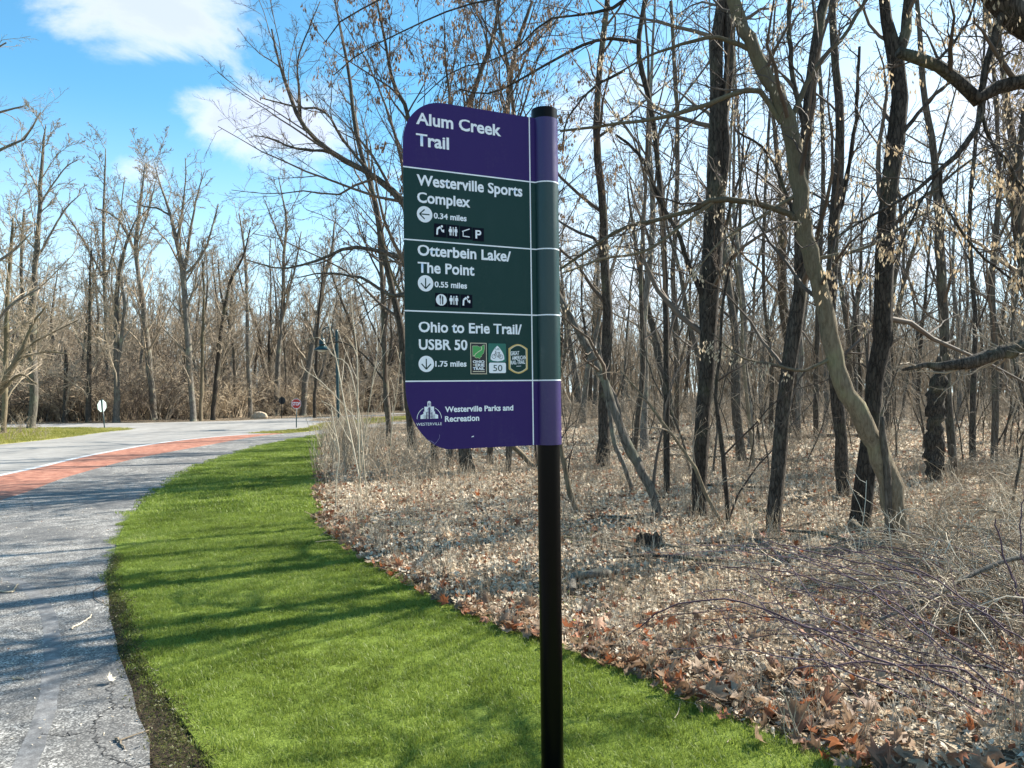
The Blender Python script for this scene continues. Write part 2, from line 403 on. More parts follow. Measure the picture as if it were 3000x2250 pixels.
def m_red(N, b):
    ge = N.n.new('ShaderNodeNewGeometry'); p = ge.outputs['Position']
    mid = N.noise(p, 5, 6, .7); fine = N.noise(p, 120, 3, .8)
    c = N.ramp(N.math('ADD', N.math('MULTIPLY', mid.outputs[0], .7), N.math('MULTIPLY', fine.outputs[0], .3)), [(.36, (.15, .06, .04)), (.5, (.33, .14, .09)), (.64, (.46, .24, .165))])
    N.put(b.inputs['Base Color'], c); bump(N, b, fine.outputs[0], .4, .004)
mat_nodes('red_paving', m_red, .85, .3)
def m_line(N, b):
    ge = N.n.new('ShaderNodeNewGeometry'); n = N.noise(ge.outputs['Position'], 35, 5, .75)
    N.put(b.inputs['Base Color'], N.ramp(n.outputs[0], [(.38, (.3, .3, .3)), (.6, (.58, .6, .6))]))
mat_nodes('line_white', m_line, .7)
def m_faded(N, b):
    ge = N.n.new('ShaderNodeNewGeometry'); n = N.noise(ge.outputs['Position'], 14, 6, .8); n3 = N.noise(ge.outputs['Position'], 220, 3, .8)
    f = N.math('ADD', N.math('MULTIPLY', n.outputs[0], .6), N.math('MULTIPLY', n3.outputs[0], .4))
    N.put(b.inputs['Base Color'], N.ramp(f, [(.36, (.07, .069, .067)), (.5, (.155, .15, .145)), (.66, (.33, .325, .315))]))
mat_nodes('line_faded', m_faded, .8)

def ground_sheet():
    xs = np.r_[-260, -120, np.linspace(-60, 60, 200), 120, 260]; ys = np.r_[-60, -10, np.linspace(0, 75, 180), 120, 400]
    X, Y = np.meshgrid(xs, ys); r = np.random.default_rng(5)
    Z = .025*np.sin(X*.9+Y*.35)+.02*np.sin(Y*1.1-X*.5+1)
    P = np.c_[X.ravel(), Y.ravel()]
    # the relief exists only in the woods, away from paved and mown surfaces
    wood = (X > .6+(Y > 4)*(-.35*(Y-4))+1.2) & (Y > 3) & (Y < 70)
    Z = np.where(wood, np.abs(Z)*.8, 0)
    V = np.c_[X.ravel(), Y.ravel(), Z.ravel()]; W = len(xs); i = np.arange(len(ys)-1)[:, None]*W+np.arange(W-1)[None]
    Q = np.stack([i, i+1, i+W+1, i+W], -1).reshape(-1, 4)
    me = mesh_np('ground', V, [Q], True)
    o = new_obj('ground', me, MATS['forest_floor']); o['kind'] = 'structure'
ground_sheet()
n1 = sum(1 for p in path_edge if p[1] < 9.5); n2 = sum(1 for p in lawn_left if p[1] < 9.0)
sheet('soil_strip', [(x-.12, y) for x, y in path_edge[:n1]]+[(x+.3, y) for x, y in lawn_left[:n2]][::-1], .004, MATS['soil'])
sheet('lawn', LAWN, .018, MATS['lawn_ground'], .016)
sheet('path', PATH, .010, MATS['asphalt'], .01)
sheet('road', ROAD, .008, MATS['road_concrete'], .008)
sheet('red_strip', RED, .012, MATS['red_paving'], .012)
sheet('road_marking', white_near+white_far[::-1], .014, MATS['line_white'])
sheet('grass_island', ISLAND, .02, MATS['dry_grass_ground'], .02)
sheet('grass_median', MEDIAN, .02, MATS['dry_grass_ground'], .02)
# faded curved band on the path
fc = curve2(px2([(-60, 1243), (0, 1249), (35, 1258), (60, 1272), (93, 1306), (110, 1346), (116, 1406), (113, 1473), (100, 1539), (72, 1623), (40, 1700)]), 40)
w = [.05]*3+[.045]*37
nrm = []
for i in range(len(fc)):
    a = fc[max(0, i-1)]; b = fc[min(len(fc)-1, i+1)]; dx, dy = b[0]-a[0], b[1]-a[1]; l = math.hypot(dx, dy); nrm.append((-dy/l, dx/l))
rr_ = random.Random(4)
sheet('faded_path_marking', [(p[0]+n[0]*(.045+rr_.uniform(-.006, .006)), p[1]+n[1]*.045) for p, n in zip(fc, nrm)]+[(p[0]-n[0]*(.045+rr_.uniform(-.006, .006)), p[1]-n[1]*.045) for p, n in zip(fc, nrm)][::-1], .0108, MATS['line_faded'])
# cracks
def ribbon_mb(m, pts, w0, z, seed):
    r = np.random.default_rng(seed); p = resample([(a, b, 0) for a, b in pts], 12*len(pts))
    p[1:-1, :2] += r.standard_normal((len(p)-2, 2))*.012
    d = np.gradient(p[:, :2], axis=0); d /= np.linalg.norm(d, axis=1, keepdims=True)+1e-9; n = np.c_[-d[:, 1], d[:, 0]]
    ww = (w0*.55*(.2+1.3*r.random(len(p))))[:, None]
    V = np.empty((2*len(p), 3)); V[0::2, :2] = p[:, :2]+n*ww; V[1::2, :2] = p[:, :2]-n*ww; V[:, 2] = z
    i = np.arange(len(p)-1)*2; m.add(V, np.stack([i, i+1, i+3, i+2], -1))
mc = MB()
for k, (pl, w0) in enumerate([([(243, 1475), (238, 1530), (205, 1560), (212, 1600), (225, 1625), (262, 1650), (330, 1654)], .006), ([(205, 1583), (150, 1590), (88, 1588)], .004),
                       ([(165, 1262), (163, 1300), (160, 1330)], .004), ([(243, 1530), (290, 1530)], .003), ([(0, 1263), (120, 1262), (230, 1255)], .004),
                       ([(230, 1040), (320, 1010), (440, 990)], .012), ([(60, 1075), (70, 1100), (40, 1120)], .006), ([(290, 1095), (400, 1060), (380, 1040)], .008)]):
    ribbon_mb(mc, px2(pl), w0, .0112, k)
o = mc.build('path_cracks', mat_simple('crack', (.035, .034, .033), .95)); o['kind'] = 'structure'

# ------------------------------------------------------------------ scatter (uncountable stuff)
def scatter(name, pts, rot, scl, idx, protos, label, cat=None):
    """one object whose geometry nodes place the proto meshes on points"""
    c = bpy.data.collections.new(name+'_source')
    for i, me in enumerate(protos):
        c.objects.link(bpy.data.objects.new('%s_piece_%02d' % (name, i), me))
    me = bpy.data.meshes.new(name); pts = np.asarray(pts, np.float32)
    me.vertices.add(len(pts)); me.vertices.foreach_set('co', pts.ravel())
    a = me.attributes.new('rot', 'FLOAT_VECTOR', 'POINT'); a.data.foreach_set('vector', np.asarray(rot, np.float32).ravel())
    a = me.attributes.new('scl', 'FLOAT', 'POINT'); a.data.foreach_set('value', np.asarray(scl, np.float32).ravel())
    a = me.attributes.new('idx', 'INT', 'POINT'); a.data.foreach_set('value', np.asarray(idx, np.int32).ravel())
    o = new_obj(name, me)
    g = bpy.data.node_groups.new(name, 'GeometryNodeTree')
    g.interface.new_socket('Geometry', in_out='INPUT', socket_type='NodeSocketGeometry')
    g.interface.new_socket('Geometry', in_out='OUTPUT', socket_type='NodeSocketGeometry')
    n = g.nodes; gi = n.new('NodeGroupInput'); go = n.new('NodeGroupOutput')
    ip = n.new('GeometryNodeInstanceOnPoints'); ci = n.new('GeometryNodeCollectionInfo'); m2p = n.new('GeometryNodeMeshToPoints')
    ci.inputs['Collection'].default_value = c; ci.inputs['Separate Children'].default_value = True; ci.inputs['Reset Children'].default_value = True
    def na(nm, t):
        q = n.new('GeometryNodeInputNamedAttribute'); q.data_type = t; q.inputs[0].default_value = nm
        return q.outputs[0]
    L = g.links
    e2r = n.new('FunctionNodeEulerToRotation')
    L.new(gi.outputs[0], m2p.inputs[0]); L.new(m2p.outputs[0], ip.inputs['Points']); L.new(ci.outputs[0], ip.inputs['Instance'])
    ip.inputs['Pick Instance'].default_value = True
    L.new(na('idx', 'INT'), ip.inputs['Instance Index']); L.new(na('rot', 'FLOAT_VECTOR'), e2r.inputs[0]); L.new(e2r.outputs[0], ip.inputs['Rotation'])
    L.new(na('scl', 'FLOAT'), ip.inputs['Scale']); L.new(ip.outputs[0], go.inputs[0])
    md = o.modifiers.new('scatter', 'NODES'); md.node_group = g
    tag(o, label, cat, None, 'stuff')
    return o

R0 = np.random.default_rng(11)
# ------------------------------------------------------------------ branching
def norm(v): return v/(np.linalg.norm(v, axis=-1, keepdims=True)+1e-9)
def grow(P, R, L, n, t0, t1, ang, lr, K, trop, wig, rr, rng, rmin=.002, down=0.0):
    N, K0, _ = P.shape; n_ = max(1, int(n)); idx = np.repeat(np.arange(N), n_)
    t = t0+(t1-t0)*((np.tile(np.arange(n_), N)+rng.random(N*n_))/n_)
    f = t*(K0-1); i = np.clip(f.astype(int), 0, K0-2); a = (f-i)[:, None]
    pos = P[idx, i]*(1-a)+P[idx, i+1]*a; T = norm(P[idx, i+1]-P[idx, i])
    rad = (R[idx, i]*(1-a[:, 0])+R[idx, i+1]*a[:, 0])
    pr = norm(np.cross(rng.standard_normal(T.shape), T)); an = ang*(.6+.7*rng.random(len(t)))[:, None]
    d = norm(np.cos(an)*T+np.sin(an)*pr)
    ln = L[idx]*lr*(.45+.8*rng.random(len(t)))*(1-.55*(t-t0)/max(t1-t0, 1e-6))
    out = np.empty((len(t), K, 3)); out[:, 0] = pos
    for k in range(1, K):
        d = norm(d+wig*rng.standard_normal(d.shape)+np.array([0, 0, trop-down*k/K])); out[:, k] = out[:, k-1]+d*(ln/(K-1))[:, None]
    r0 = np.maximum(rad*rr*(.7+.5*rng.random(len(t))), rmin)
    r0 = np.minimum(r0, np.maximum(ln*.03, rmin))
    Rr = np.maximum(r0[:, None]*(1-.85*np.linspace(0, 1, K)[None]), rmin*.7)
    return out, Rr, ln
def crown(mb, P, R, L, spec, rng, tips=None, zmin=.15):
    """spec: list of levels (n,t0,t1,ang,lr,K,trop,wig,rr,rmin,sides)"""
    cur = [(P, R, L)]
    for lv, (n, t0, t1, ang, lr, K, trop, wig, rr, rmin, sides) in enumerate(spec):
        P2, R2, L2 = grow(cur[-1][0], cur[-1][1], cur[-1][2], n, t0, t1, ang, lr, K, trop, wig, rr, rng, rmin)
        ok = P2[:, -1, 2] > zmin
        P2, R2, L2 = P2[ok], R2[ok], L2[ok]
        mb.tubes(P2, R2, sides)
        cur.append((P2, R2, L2))
    if tips is not None: tips.append(cur[-1][0][:, -1])
    return cur
def trunk_line(h, lean, wig, K, rng, r0, top=.05):
    d = np.array([lean[0], lean[1], 1.]); p = np.zeros((K, 3)); dd = d/np.linalg.norm(d)
    for k in range(1, K):
        dd = norm(dd+wig*rng.standard_normal(3)*np.array([1, 1, .2])+np.array([0, 0, .06])); p[k] = p[k-1]+dd*h/(K-1)
    s = np.linspace(0, 1, K); r = r0*((1-s)**.75*(1-top)+top)
    r[0] *= 1.35
    return p, r
def samaras(tips, rng, n=6, size=.035):
    """bunches of hanging winged seeds under twig tips"""
    T = np.repeat(tips, n, 0)+rng.standard_normal((len(tips)*n, 3))*np.array([.028, .028, .03])-np.array([0, 0, .02])
    N = len(T); a = rng.random(N)*2*PI; w = size*.2; l = size*(.8+.5*rng.random(N))
    dx = np.c_[np.cos(a), np.sin(a), np.zeros(N)]*w; tl = rng.standard_normal((N, 3))*.25; tl[:, 2] = -1; tl = norm(tl)*l[:, None]
    V = np.stack([T, T+tl*.6+dx, T+tl, T+tl*.55-dx], 1).reshape(-1, 3)
    return V, np.arange(N*4).reshape(-1, 4)

SPEC_POLE = [(16, .38, 1, .75, .30, 9, .05, .16, .42, .012, 5), (6, .2, 1, .7, .48, 6, .03, .22, .6, .006, 3), (5, .2, 1, .65, .5, 4, .02, .28, .6, .0045, 3), (4, .2, 1, .6, .5, 3, .02, .3, .6, .0032, 3)]
SPEC_VASE = [(13, .3, 1, .62, .48, 10, .07, .13, .55, .02, 5), (7, .25, 1, .65, .5, 7, .04, .2, .6, .009, 3), (6, .2, 1, .65, .5, 4, .02, .26, .6, .006, 3), (5, .15, 1, .6, .5, 3, .02, .3, .6, .0045, 3)]
def generic_tree(name, h, r0, spec, seed, bk, tw, wig=.05, lean=(0, 0)):
    rng = np.random.default_rng(seed)
    root = empty(name, (0, 0, 0)); p, r = trunk_line(h, lean, wig, 22, rng, r0)
    m = MB(); m.tube(p, r, 9, rough=.05, rng=rng); m.build('trunk', MATS[bk], root, True)
    c = MB(); crown(c, p[None], r[None], np.array([h]), spec, rng); c.build('crown', MATS[tw], root)
    return root

def put(root, x, y, s, rz, label, cat='tree', group=None, used=set()):
    o = copy_tree(root) if root.name in used else root
    used.add(root.name)
    o.location = (x, y, -.03); o.scale = (s, s, s); o.rotation_euler = (random.uniform(-.05, .05), random.uniform(-.05, .05), rz)
    for k in ('label', 'category', 'group'):
        if k in o: del o[k]
    tag(o, label, cat, group); return o
random.seed(3)
# ------------------------------------------------------------------ the trail sign
SX, SY = .165, 3.0
sign = empty('trail_sign', (SX, SY, 0)); sign.rotation_mode = 'XYZ'
PH = math.radians(25.3)
SM = Matrix.Translation((SX, SY, 0)) @ Matrix.Rotation(-math.radians(.72), 4, 'Y') @ Matrix.Rotation(PH, 4, 'Z')
sign.matrix_world = SM; sign.location = SM.to_translation(); sign.rotation_euler = SM.to_euler()
tag(sign, 'tall purple and green trail wayfinding sign on a black post standing in the lawn', 'sign')
SI = SM.inverted(); VP = -.014
def onp(px, py, v=None):
    v = VP if v is None else v
    o = SI @ Vector((0, 0, EYE)); d = SI.to_3x3() @ Vector((px-CX, F, HZ-py)); t = (v-o.y)/d.y; q = o+d*t
    return q.x, q.z
UR, UL = onp(1147.5, 600)[0], onp(873.5, 600)[0]
ZT, ZB = onp(1146, 252)[1], onp(1149, 962)[1]
ZL = [onp(1146, 392)[1], onp(1147, 537.5)[1], onp(1148, 680.5)[1], onp(1149, 821.8)[1]]
RS = .0535
RXT, RZT, RXB, RZB = .165, .175, .175, .235
def ul(z):
    if z > ZT-RZT: q = (z-(ZT-RZT))/RZT; return UL+RXT*(1-(max(0, 1-q**2.1))**(1/2.1))
    if z < ZB+RZB: q = ((ZB+RZB)-z)/RZB; return UL+RXB*(1-(max(0, 1-q**1.9))**(1/1.9))
    return UL
def zlist(a, b, n=26):
    z = np.linspace(a, b, n); e = []
    if b >= ZT-1e-6: e += [ZT-(ZT-a)*k**2/400 for k in range(1, 12)]
    if a <= ZB+1e-6: e += [ZB+(b-ZB)*k**2/400 for k in range(1, 12)]
    return sorted(set([round(float(x), 6) for x in list(z)+e]))
def strip(name, a, b, mat, v0, v1, right=None, left=None, lab=None):
    zs = zlist(a, b); m = MB(); V = []
    for z in zs:
        l = ul(z) if left is None else left; r = (-RS+.002) if right is None else right
        V += [(l, v0, z), (r, v0, z), (r, v1, z), (l, v1, z)]
    Q = []
    for i in range(len(zs)-1):
        k = i*4
        for j in range(4): Q.append([k+j, k+(j+1) % 4, k+4+(j+1) % 4, k+4+j])
    Q += [[3, 2, 1, 0], [len(V)-4, len(V)-3, len(V)-2, len(V)-1]]
    m.add(V, Q); o = m.build(name, mat, sign); o.data.shade_flat()
    if lab: o['label'] = lab
    return o
T = .004
bands = [(ZL[0], ZT, 'sign_purple', 'purple top band'), (ZL[1], ZL[0], 'sign_green', 'dark green band of the sports complex'), (ZL[2], ZL[1], 'sign_green', 'dark green band of the lake'),
         (ZL[3], ZL[2], 'sign_green', 'dark green band with the trail badges'), (ZB, ZL[3], 'sign_purple', 'purple bottom band')]
LW = .0024
def ring(name, r, a, b, mat, cap=False, seg=48, taper=0.0):
    m = MB(); an = np.linspace(0, 2*PI, seg, endpoint=False); V = []
    for z in (a, b): V += [(math.cos(t)*r, math.sin(t)*r, z) for t in an]
    Q = [[i, (i+1) % seg, seg+(i+1) % seg, seg+i] for i in range(seg)]
    m.add(V, Q)
    if cap:
        for z, fl in ((a, 1), (b, 0)):
            V2 = [(math.cos(t)*r, math.sin(t)*r, z) for t in an]+[(0, 0, z)]
            m.add(V2, None, [[i, (i+1) % seg, seg] if not fl else [(i+1) % seg, i, seg] for i in range(seg)])
    o = m.build(name, mat, sign, True)
    for p in o.data.polygons:
        if abs(p.normal.z) > .9: p.use_smooth = False
    return o
ring('post', .0455, -.3, ZT+.01, MATS['post_black'], True)
for a, b, mt, lb in bands:
    a2 = a if a == ZB else a+LW; b2 = b if b == ZT else b-LW
    strip('panel_band', a2, b2, MATS[mt], VP, VP+T, lab=lb)
    o = ring('sleeve_band', RS, a2, b2, MATS[mt.replace('sign', 'sleeve')], True); o['label'] = lb.replace('band', 'sleeve band')
ring('post_cap', RS*.985, ZT, ZT+.042, MATS['post_black'], True)
for z in ZL:
    strip('divider_line', z-LW, z+LW, MATS['print_white'], VP-.0004, VP+T)
    ring('sleeve_line', RS+.0004, z-LW, z+LW, MATS['print_white'])
strip('vertical_line', ZB+.001, ZT-.001, MATS['print_white'], VP-.0008, VP-.0005, UR+LW, UR-LW)
ring('base_collar', .052, -.02, .05, MATS['post_black'], True)
LAY = VP-.0012
def flat(name, polys, mat, v=LAY, th=.0003, parent=sign):
    """polys: list of outlines [(u,z)...]; triangulated flat print"""
    V, Fc = [], []
    for pl in polys:
        pts = [Vector((u, 0, z)) for u, z in pl]
        for t in tessellate_polygon([pts]): Fc.append([len(V)+i for i in t])
        V += [(u, v, z) for u, z in pl]
    me = bpy.data.meshes.new(name); me.from_pydata(V, [], Fc)
    bm = bmesh.new(); bm.from_mesh(me)
    for f in bm.faces:
        f.normal_update()
        if f.normal.y > 0: f.normal_flip()
    bm.to_mesh(me); bm.free(); me.update()
    return new_obj(name, me, mat, parent)
def text_mesh(s, off=.02):
    c = bpy.data.curves.new('text', 'FONT'); c.body = s; c.offset = off; c.resolution_u = 3
    o = bpy.data.objects.new('text', c); COL.objects.link(o)
    dg = bpy.context.evaluated_depsgraph_get(); me = bpy.data.meshes.new_from_object(o.evaluated_get(dg))
    bpy.data.objects.remove(o); bpy.data.curves.remove(c); return me
CAPH = .73
def warp(y):
    # lower-case letters a little taller, like the sign's own type
    return np.interp(y, [-.4, 0, .47, CAPH, 1.2], [-.4, 0, .53, CAPH, 1.2])
def text(s, p0, p1, cap_px, mat='print_white', off=.026, v=LAY, name='lettering', shear=0.0, rise=0.0):
    u0, z0 = onp(*p0); u1, z1 = onp(*p1); z = (z0+z1)/2
    h = onp(p0[0], p0[1]-cap_px)[1]-z0
    me = text_mesh(s, off); n = len(me.vertices); co = np.empty(n*3, np.float32); me.vertices.foreach_get('co', co); co = co.reshape(-1, 3)
    x0, x1 = co[:, 0].min(), co[:, 0].max(); sx = (u1-u0)/(x1-x0); sz = h/CAPH
    new = np.empty_like(co); zz = warp(co[:, 1])*sz
    new[:, 0] = u0+(co[:, 0]-x0)*sx+zz*shear; new[:, 1] = v; new[:, 2] = z+zz+(new[:, 0]-u0)*rise
    me.vertices.foreach_set('co', new.ravel()); me.update()
    me.name = name; return new_obj(name, me, MATS[mat], sign)
for s_, a, b, c in [('Alum Creek', (898, 262), (1082.3, 296), 25.5), ('Trail', (898, 312), (969.5, 322), 26.5), ('Westerville Sports', (899.5, 396), (1128.3, 426), 23.5),
                    ('Complex', (900.5, 435), (1015.5, 448), 22.5), ('0.34 miles', (936.5, 471.3), (1007.5, 477), 12.2), ('Otterbein Lake/', (901.5, 549), (1103.5, 566), 23),
                    ('The Point', (902, 587.5), (1024.5, 595), 23), ('0.55 miles', (938.5, 619.8), (1008.5, 623.2), 12.2), ('Ohio to Erie Trail/', (904, 717), (1127, 721.5), 22.5),
                    ('USBR 50', (904.5, 754.5), (1009.5, 756), 22.5), ('1.75 miles', (940, 791.6), (1007.5, 791.8), 12), ('Westerville Parks and', (961, 890.2), (1108.5, 886.3), 12),
                    ('Recreation', (961, 911), (1035, 908.6), 12)]:
    text(s_, a, b, c, off=.026 if c > 20 else .028)
def _unused(): pass
def circ(cx, cy, r, n=40, sz=1.0): return [(cx+r*math.cos(2*PI*i/n), cy+r*sz*math.sin(2*PI*i/n)) for i in range(n)]
def seg(a, b, w):
    d = Vector((b[0]-a[0], b[1]-a[1])); d.normalize(); n = Vector((-d.y, d.x))*w/2
    return [(a[0]+n.x, a[1]+n.y), (a[0]-n.x, a[1]-n.y), (b[0]-n.x, b[1]-n.y), (b[0]+n.x, b[1]+n.y)]
for (px, py, left) in [(916.7, 462.4, True), (918.9, 611.9, False), (920.6, 786.2, False)]:
    u, z = onp(px, py); r = onp(px, py-17.6)[1]-z
    flat('arrow_disc', [circ(u, z, r)], MATS['print_white'])
    k = r/17.6
    P_ = [seg((11, 0), (-10.5, 0), 2.6), seg((-11.5, 0), (0, 10.5), 2.6), seg((-11.5, 0), (0, -10.5), 2.6)]
    f = (lambda a: (u+a[0]*k, z+a[1]*k)) if left else (lambda a: (u+a[1]*k, z+a[0]*k))
    flat('arrow', [[f(q) for q in pl] for pl in P_], MATS['sign_green'], LAY-.0004)
def box_px(x0, y0, x1, y1):
    a = onp(x0, (y0+y1)/2); b = onp(x1, (y0+y1)/2); zt = onp((x0+x1)/2, y0)[1]; zb = onp((x0+x1)/2, y1)[1]
    return a[0], zb, b[0], zt
def rect(u0, z0, u1, z1, r=0.0, n=5):
    if not r: return [(u0, z0), (u1, z0), (u1, z1), (u0, z1)]
    P_ = []
    for cx, cy, a0 in ((u1-r, z0+r, -90), (u1-r, z1-r, 0), (u0+r, z1-r, 90), (u0+r, z0+r, 180)):
        P_ += [(cx+r*math.cos(math.radians(a0+90*i/n)), cy+r*math.sin(math.radians(a0+90*i/n))) for i in range(n+1)]
    return P_
def icon(kind, bx):
    u0, z0, u1, z1 = box_px(*bx); cu, cz = (u0+u1)/2, (z0+z1)/2; k = (z1-z0)/30
    flat('icon_square', [rect(u0, z0, u1, z1)], MATS['print_navy'])
    m = lambda pl: [(cu+a*k, cz+b*k) for a, b in pl]
    L = []
    if kind == 'drink':
        L = [seg((-8, -10), (-7, 3), 4), seg((-7, 3), (0, 8), 4.6), circ(3.5, 9.5, 2.7, 14), seg((1, 6), (4, -2), 2.2), [(2, 1), (9, 3), (9, -4), (6, -4)]]
    elif kind == 'people':
        L = [seg((0, -9), (0, 10), 2), circ(-6.5, 9, 2, 12), [(-8.5, 6.5), (-4.5, 6.5), (-3, -2), (-10, -2)], seg((-7.7, -2), (-7.7, -9), 1.7), seg((-5.3, -2), (-5.3, -9), 1.7),
             seg((-9, 6), (-10.5, 0), 1.3), seg((-4, 6), (-2.5, 0), 1.3), circ(6.5, 9, 2, 12), [(4.2, 6.5), (8.8, 6.5), (8.6, -2), (4.4, -2)], seg((5.4, -2), (5.4, -9.5), 1.9), seg((7.7, -2), (7.7, -9.5), 1.9),
             seg((4, 6), (3.2, -1), 1.3), seg((9, 6), (9.8, -1), 1.3)]
    elif kind == 'shelter':
        L = [seg((-10, 2.5), (9, 10), 2.2), seg((-7.5, 2), (-7.5, -8), 2.2), seg((-8.5, -8), (9, -9), 2.2)]
    elif kind == 'P':
        L = [seg((-5, -9.5), (-5, 9.5), 4.5), seg((-5, 8), (1.5, 8), 3.6), seg((-5, 0), (1.5, 0), 3.6)]
        arc = [(1.5+5.8*math.cos(t), 4+5.8*math.sin(t)) for t in np.linspace(-PI/2, PI/2, 12)]+[(1.5+2.2*math.cos(t), 4+2.2*math.sin(t)) for t in np.linspace(PI/2, -PI/2, 12)]
        L.append(arc)
    elif kind == 'food':
        flat('icon_disc', [m(circ(0, 0, 12.6, 28))], MATS['print_white'], LAY-.0004)
        flat('icon_figure', [m(seg((-2.6, -10), (-2.6, 3), 1.6)), m(seg((-2.6, 3), (-2.6, 10), 3.4)), m([(1.4, 10), (4.6, 6), (4.2, -10), (1.8, -10)])], MATS['print_navy'], LAY-.0008)
        return
    for i, pl in enumerate(L): L[i] = m(pl)
    flat('icon_figure', L, MATS['print_white'], LAY-.0004)
icon('drink', (937.3, 483, 964, 512)); icon('people', (965.5, 485.5, 991.3, 514.5)); icon('shelter', (993.5, 489, 1019, 516.5)); icon('P', (1020.5, 492, 1045, 520.5))
icon('food', (939.7, 633, 966, 662.5)); icon('people', (967.5, 634.5, 992.5, 664)); icon('drink', (994.8, 636.3, 1020, 665))
# badge: state outline with trail line
def in_box(bx, w, h):
    u0, z0, u1, z1 = box_px(*bx)
    return lambda pl: [(u0+(u1-u0)*a/w, z1-(z1-z0)*b/h) for a, b in pl]
B = (1016, 740.8, 1051, 808.2); q = in_box(B, 340, 660)
flat('badge_border', [q(rect(0, 0, 340, 660))], MATS['print_cream']); flat('badge', [q(rect(12, 12, 328, 648))], MATS['print_black'], LAY-.0004)
ohio = [(48, 68), (150, 66), (185, 88), (225, 80), (250, 55), (290, 42), (292, 130), (270, 220), (238, 245), (232, 285), (205, 300), (190, 335), (160, 310), (120, 318), (95, 300), (80, 275), (50, 282)]
cxo, cyo = 170, 190
flat('badge_state_edge', [q([(cxo+(a-cxo)*1.05, cyo+(b-cyo)*1.05) for a, b in ohio])], MATS['print_cream'], LAY-.0008); flat('badge_state', [q(ohio)], MATS['print_green'], LAY-.0012)
rv = [(222, 75), (236, 110), (225, 150), (175, 178), (130, 215), (100, 235), (90, 265), (52, 282)]
flat('badge_trail_line', [q(seg(rv[i], rv[i+1], 13)) for i in range(len(rv)-1)], MATS['print_cream'], LAY-.0016)
def badge_text(s_, B, W_, H_, x0, x1, yb, cap, mat='print_white', off=.035, shear=0.0, rise=0.0):
    u0, z0, u1, z1 = box_px(*B); me = text_mesh(s_, off); n = len(me.vertices); co = np.empty(n*3, np.float32); me.vertices.foreach_get('co', co); co = co.reshape(-1, 3)
    U0, U1 = u0+(u1-u0)*x0/W_, u0+(u1-u0)*x1/W_; Z = z1-(z1-z0)*yb/H_; hh = (z1-z0)*cap/H_
    new = np.empty_like(co); zz = co[:, 1]/CAPH*hh; new[:, 0] = U0+(co[:, 0]-co[:, 0].min())/(co[:, 0].max()-co[:, 0].min())*(U1-U0)+zz*shear
    new[:, 1] = LAY-.0012; new[:, 2] = Z+zz+(new[:, 0]-U0)*rise; me.vertices.foreach_set('co', new.ravel()); me.update(); return new_obj('lettering', me, MATS[mat], sign)
badge_text('OHIO', B, 340, 660, 45, 290, 425, 58); badge_text('TO', B, 340, 660, 48, 88, 480, 30, 'print_cream'); badge_text('ERIE', B, 340, 660, 98, 290, 498, 62); badge_text('TRAIL', B, 340, 660, 48, 290, 572, 60)
flat('badge_rule', [q(rect(45, 598, 292, 612))], MATS['print_cream'], LAY-.0012)
B = (1054.8, 742, 1093, 806.8); q = in_box(B, 375, 640)
flat('badge', [q(rect(0, 0, 375, 400, 25))], MATS['print_sign_green'])
ac = [(190, 48)]+[(190+145*math.sin(t*PI/2)**.9, 48+270*t) for t in np.linspace(.1, 1, 10)]+[(335-0, 340), (290, 368), (190, 382), (90, 368), (45, 340)]+[(190-145*math.sin(t*PI/2)**.9, 48+270*t) for t in np.linspace(1, .1, 10)]
flat('route_shield', [q(ac)], MATS['print_white'], LAY-.0004)
badge_text('US', B, 375, 640, 150, 232, 138, 38, 'sign_green', .0)
bk_ = []
for cx_, cy_ in ((113, 278), (262, 284)):
    bk_.append([(cx_+45*math.cos(t), cy_+47*math.sin(t)) for t in np.linspace(0, 2*PI, 25)]+[(cx_+37*math.cos(t), cy_+39*math.sin(t)) for t in np.linspace(2*PI, 0, 25)])
for a, b in [((113, 278), (150, 200)), ((150, 200), (225, 200)), ((155, 212), (200, 295)), ((200, 295), (228, 190)), ((200, 295), (262, 284)), ((262, 284), (225, 205)), ((146, 165), (158, 215)), ((140, 165), (165, 165)), ((208, 187), (248, 187))]:
    bk_.append(seg(a, b, 8))
flat('bicycle_symbol', [q(p) for p in bk_], MATS['print_black'], LAY-.0012)
flat('route_plate', [q(rect(10, 410, 367, 632, 28))], MATS['print_white'], LAY-.0004)
badge_text('50', B, 375, 640, 97, 290, 590, 140, 'sign_green', .0)
B = (1097.3, 742.6, 1140.5, 808.5); q = in_box(B, 430, 660)
def lozenge(i):
    P_ = []
    for t in np.linspace(-1, 1, 13): P_.append((215+t*(205-i), 105+i*.55-math.cos(t*PI/2)**1*(97-i*.3)))
    for t in np.linspace(1, -1, 13): P_.append((215+t*(205-i), 550-i*.55+math.cos(t*PI/2)**1*(97-i*.3)))
    return P_
flat('badge_border', [q(lozenge(0))], MATS['print_gold']); flat('badge_border', [q(lozenge(30))], MATS['print_cream'], LAY-.0004); flat('badge', [q(lozenge(42))], MATS['sign_green'], LAY-.0008)
badge_text('GREAT', B, 430, 660, 52, 236, 252, 85, off=.02, rise=.06); badge_text('AMERICAN', B, 430, 660, 80, 385, 352, 85, off=.02, rise=.06); badge_text('RAIL-TRAIL', B, 430, 660, 50, 360, 450, 85, off=.02, rise=.06)
flat('badge_rule', [q([(170, 482), (275, 476), (275, 486), (170, 492)])], MATS['print_white'], LAY-.0012)
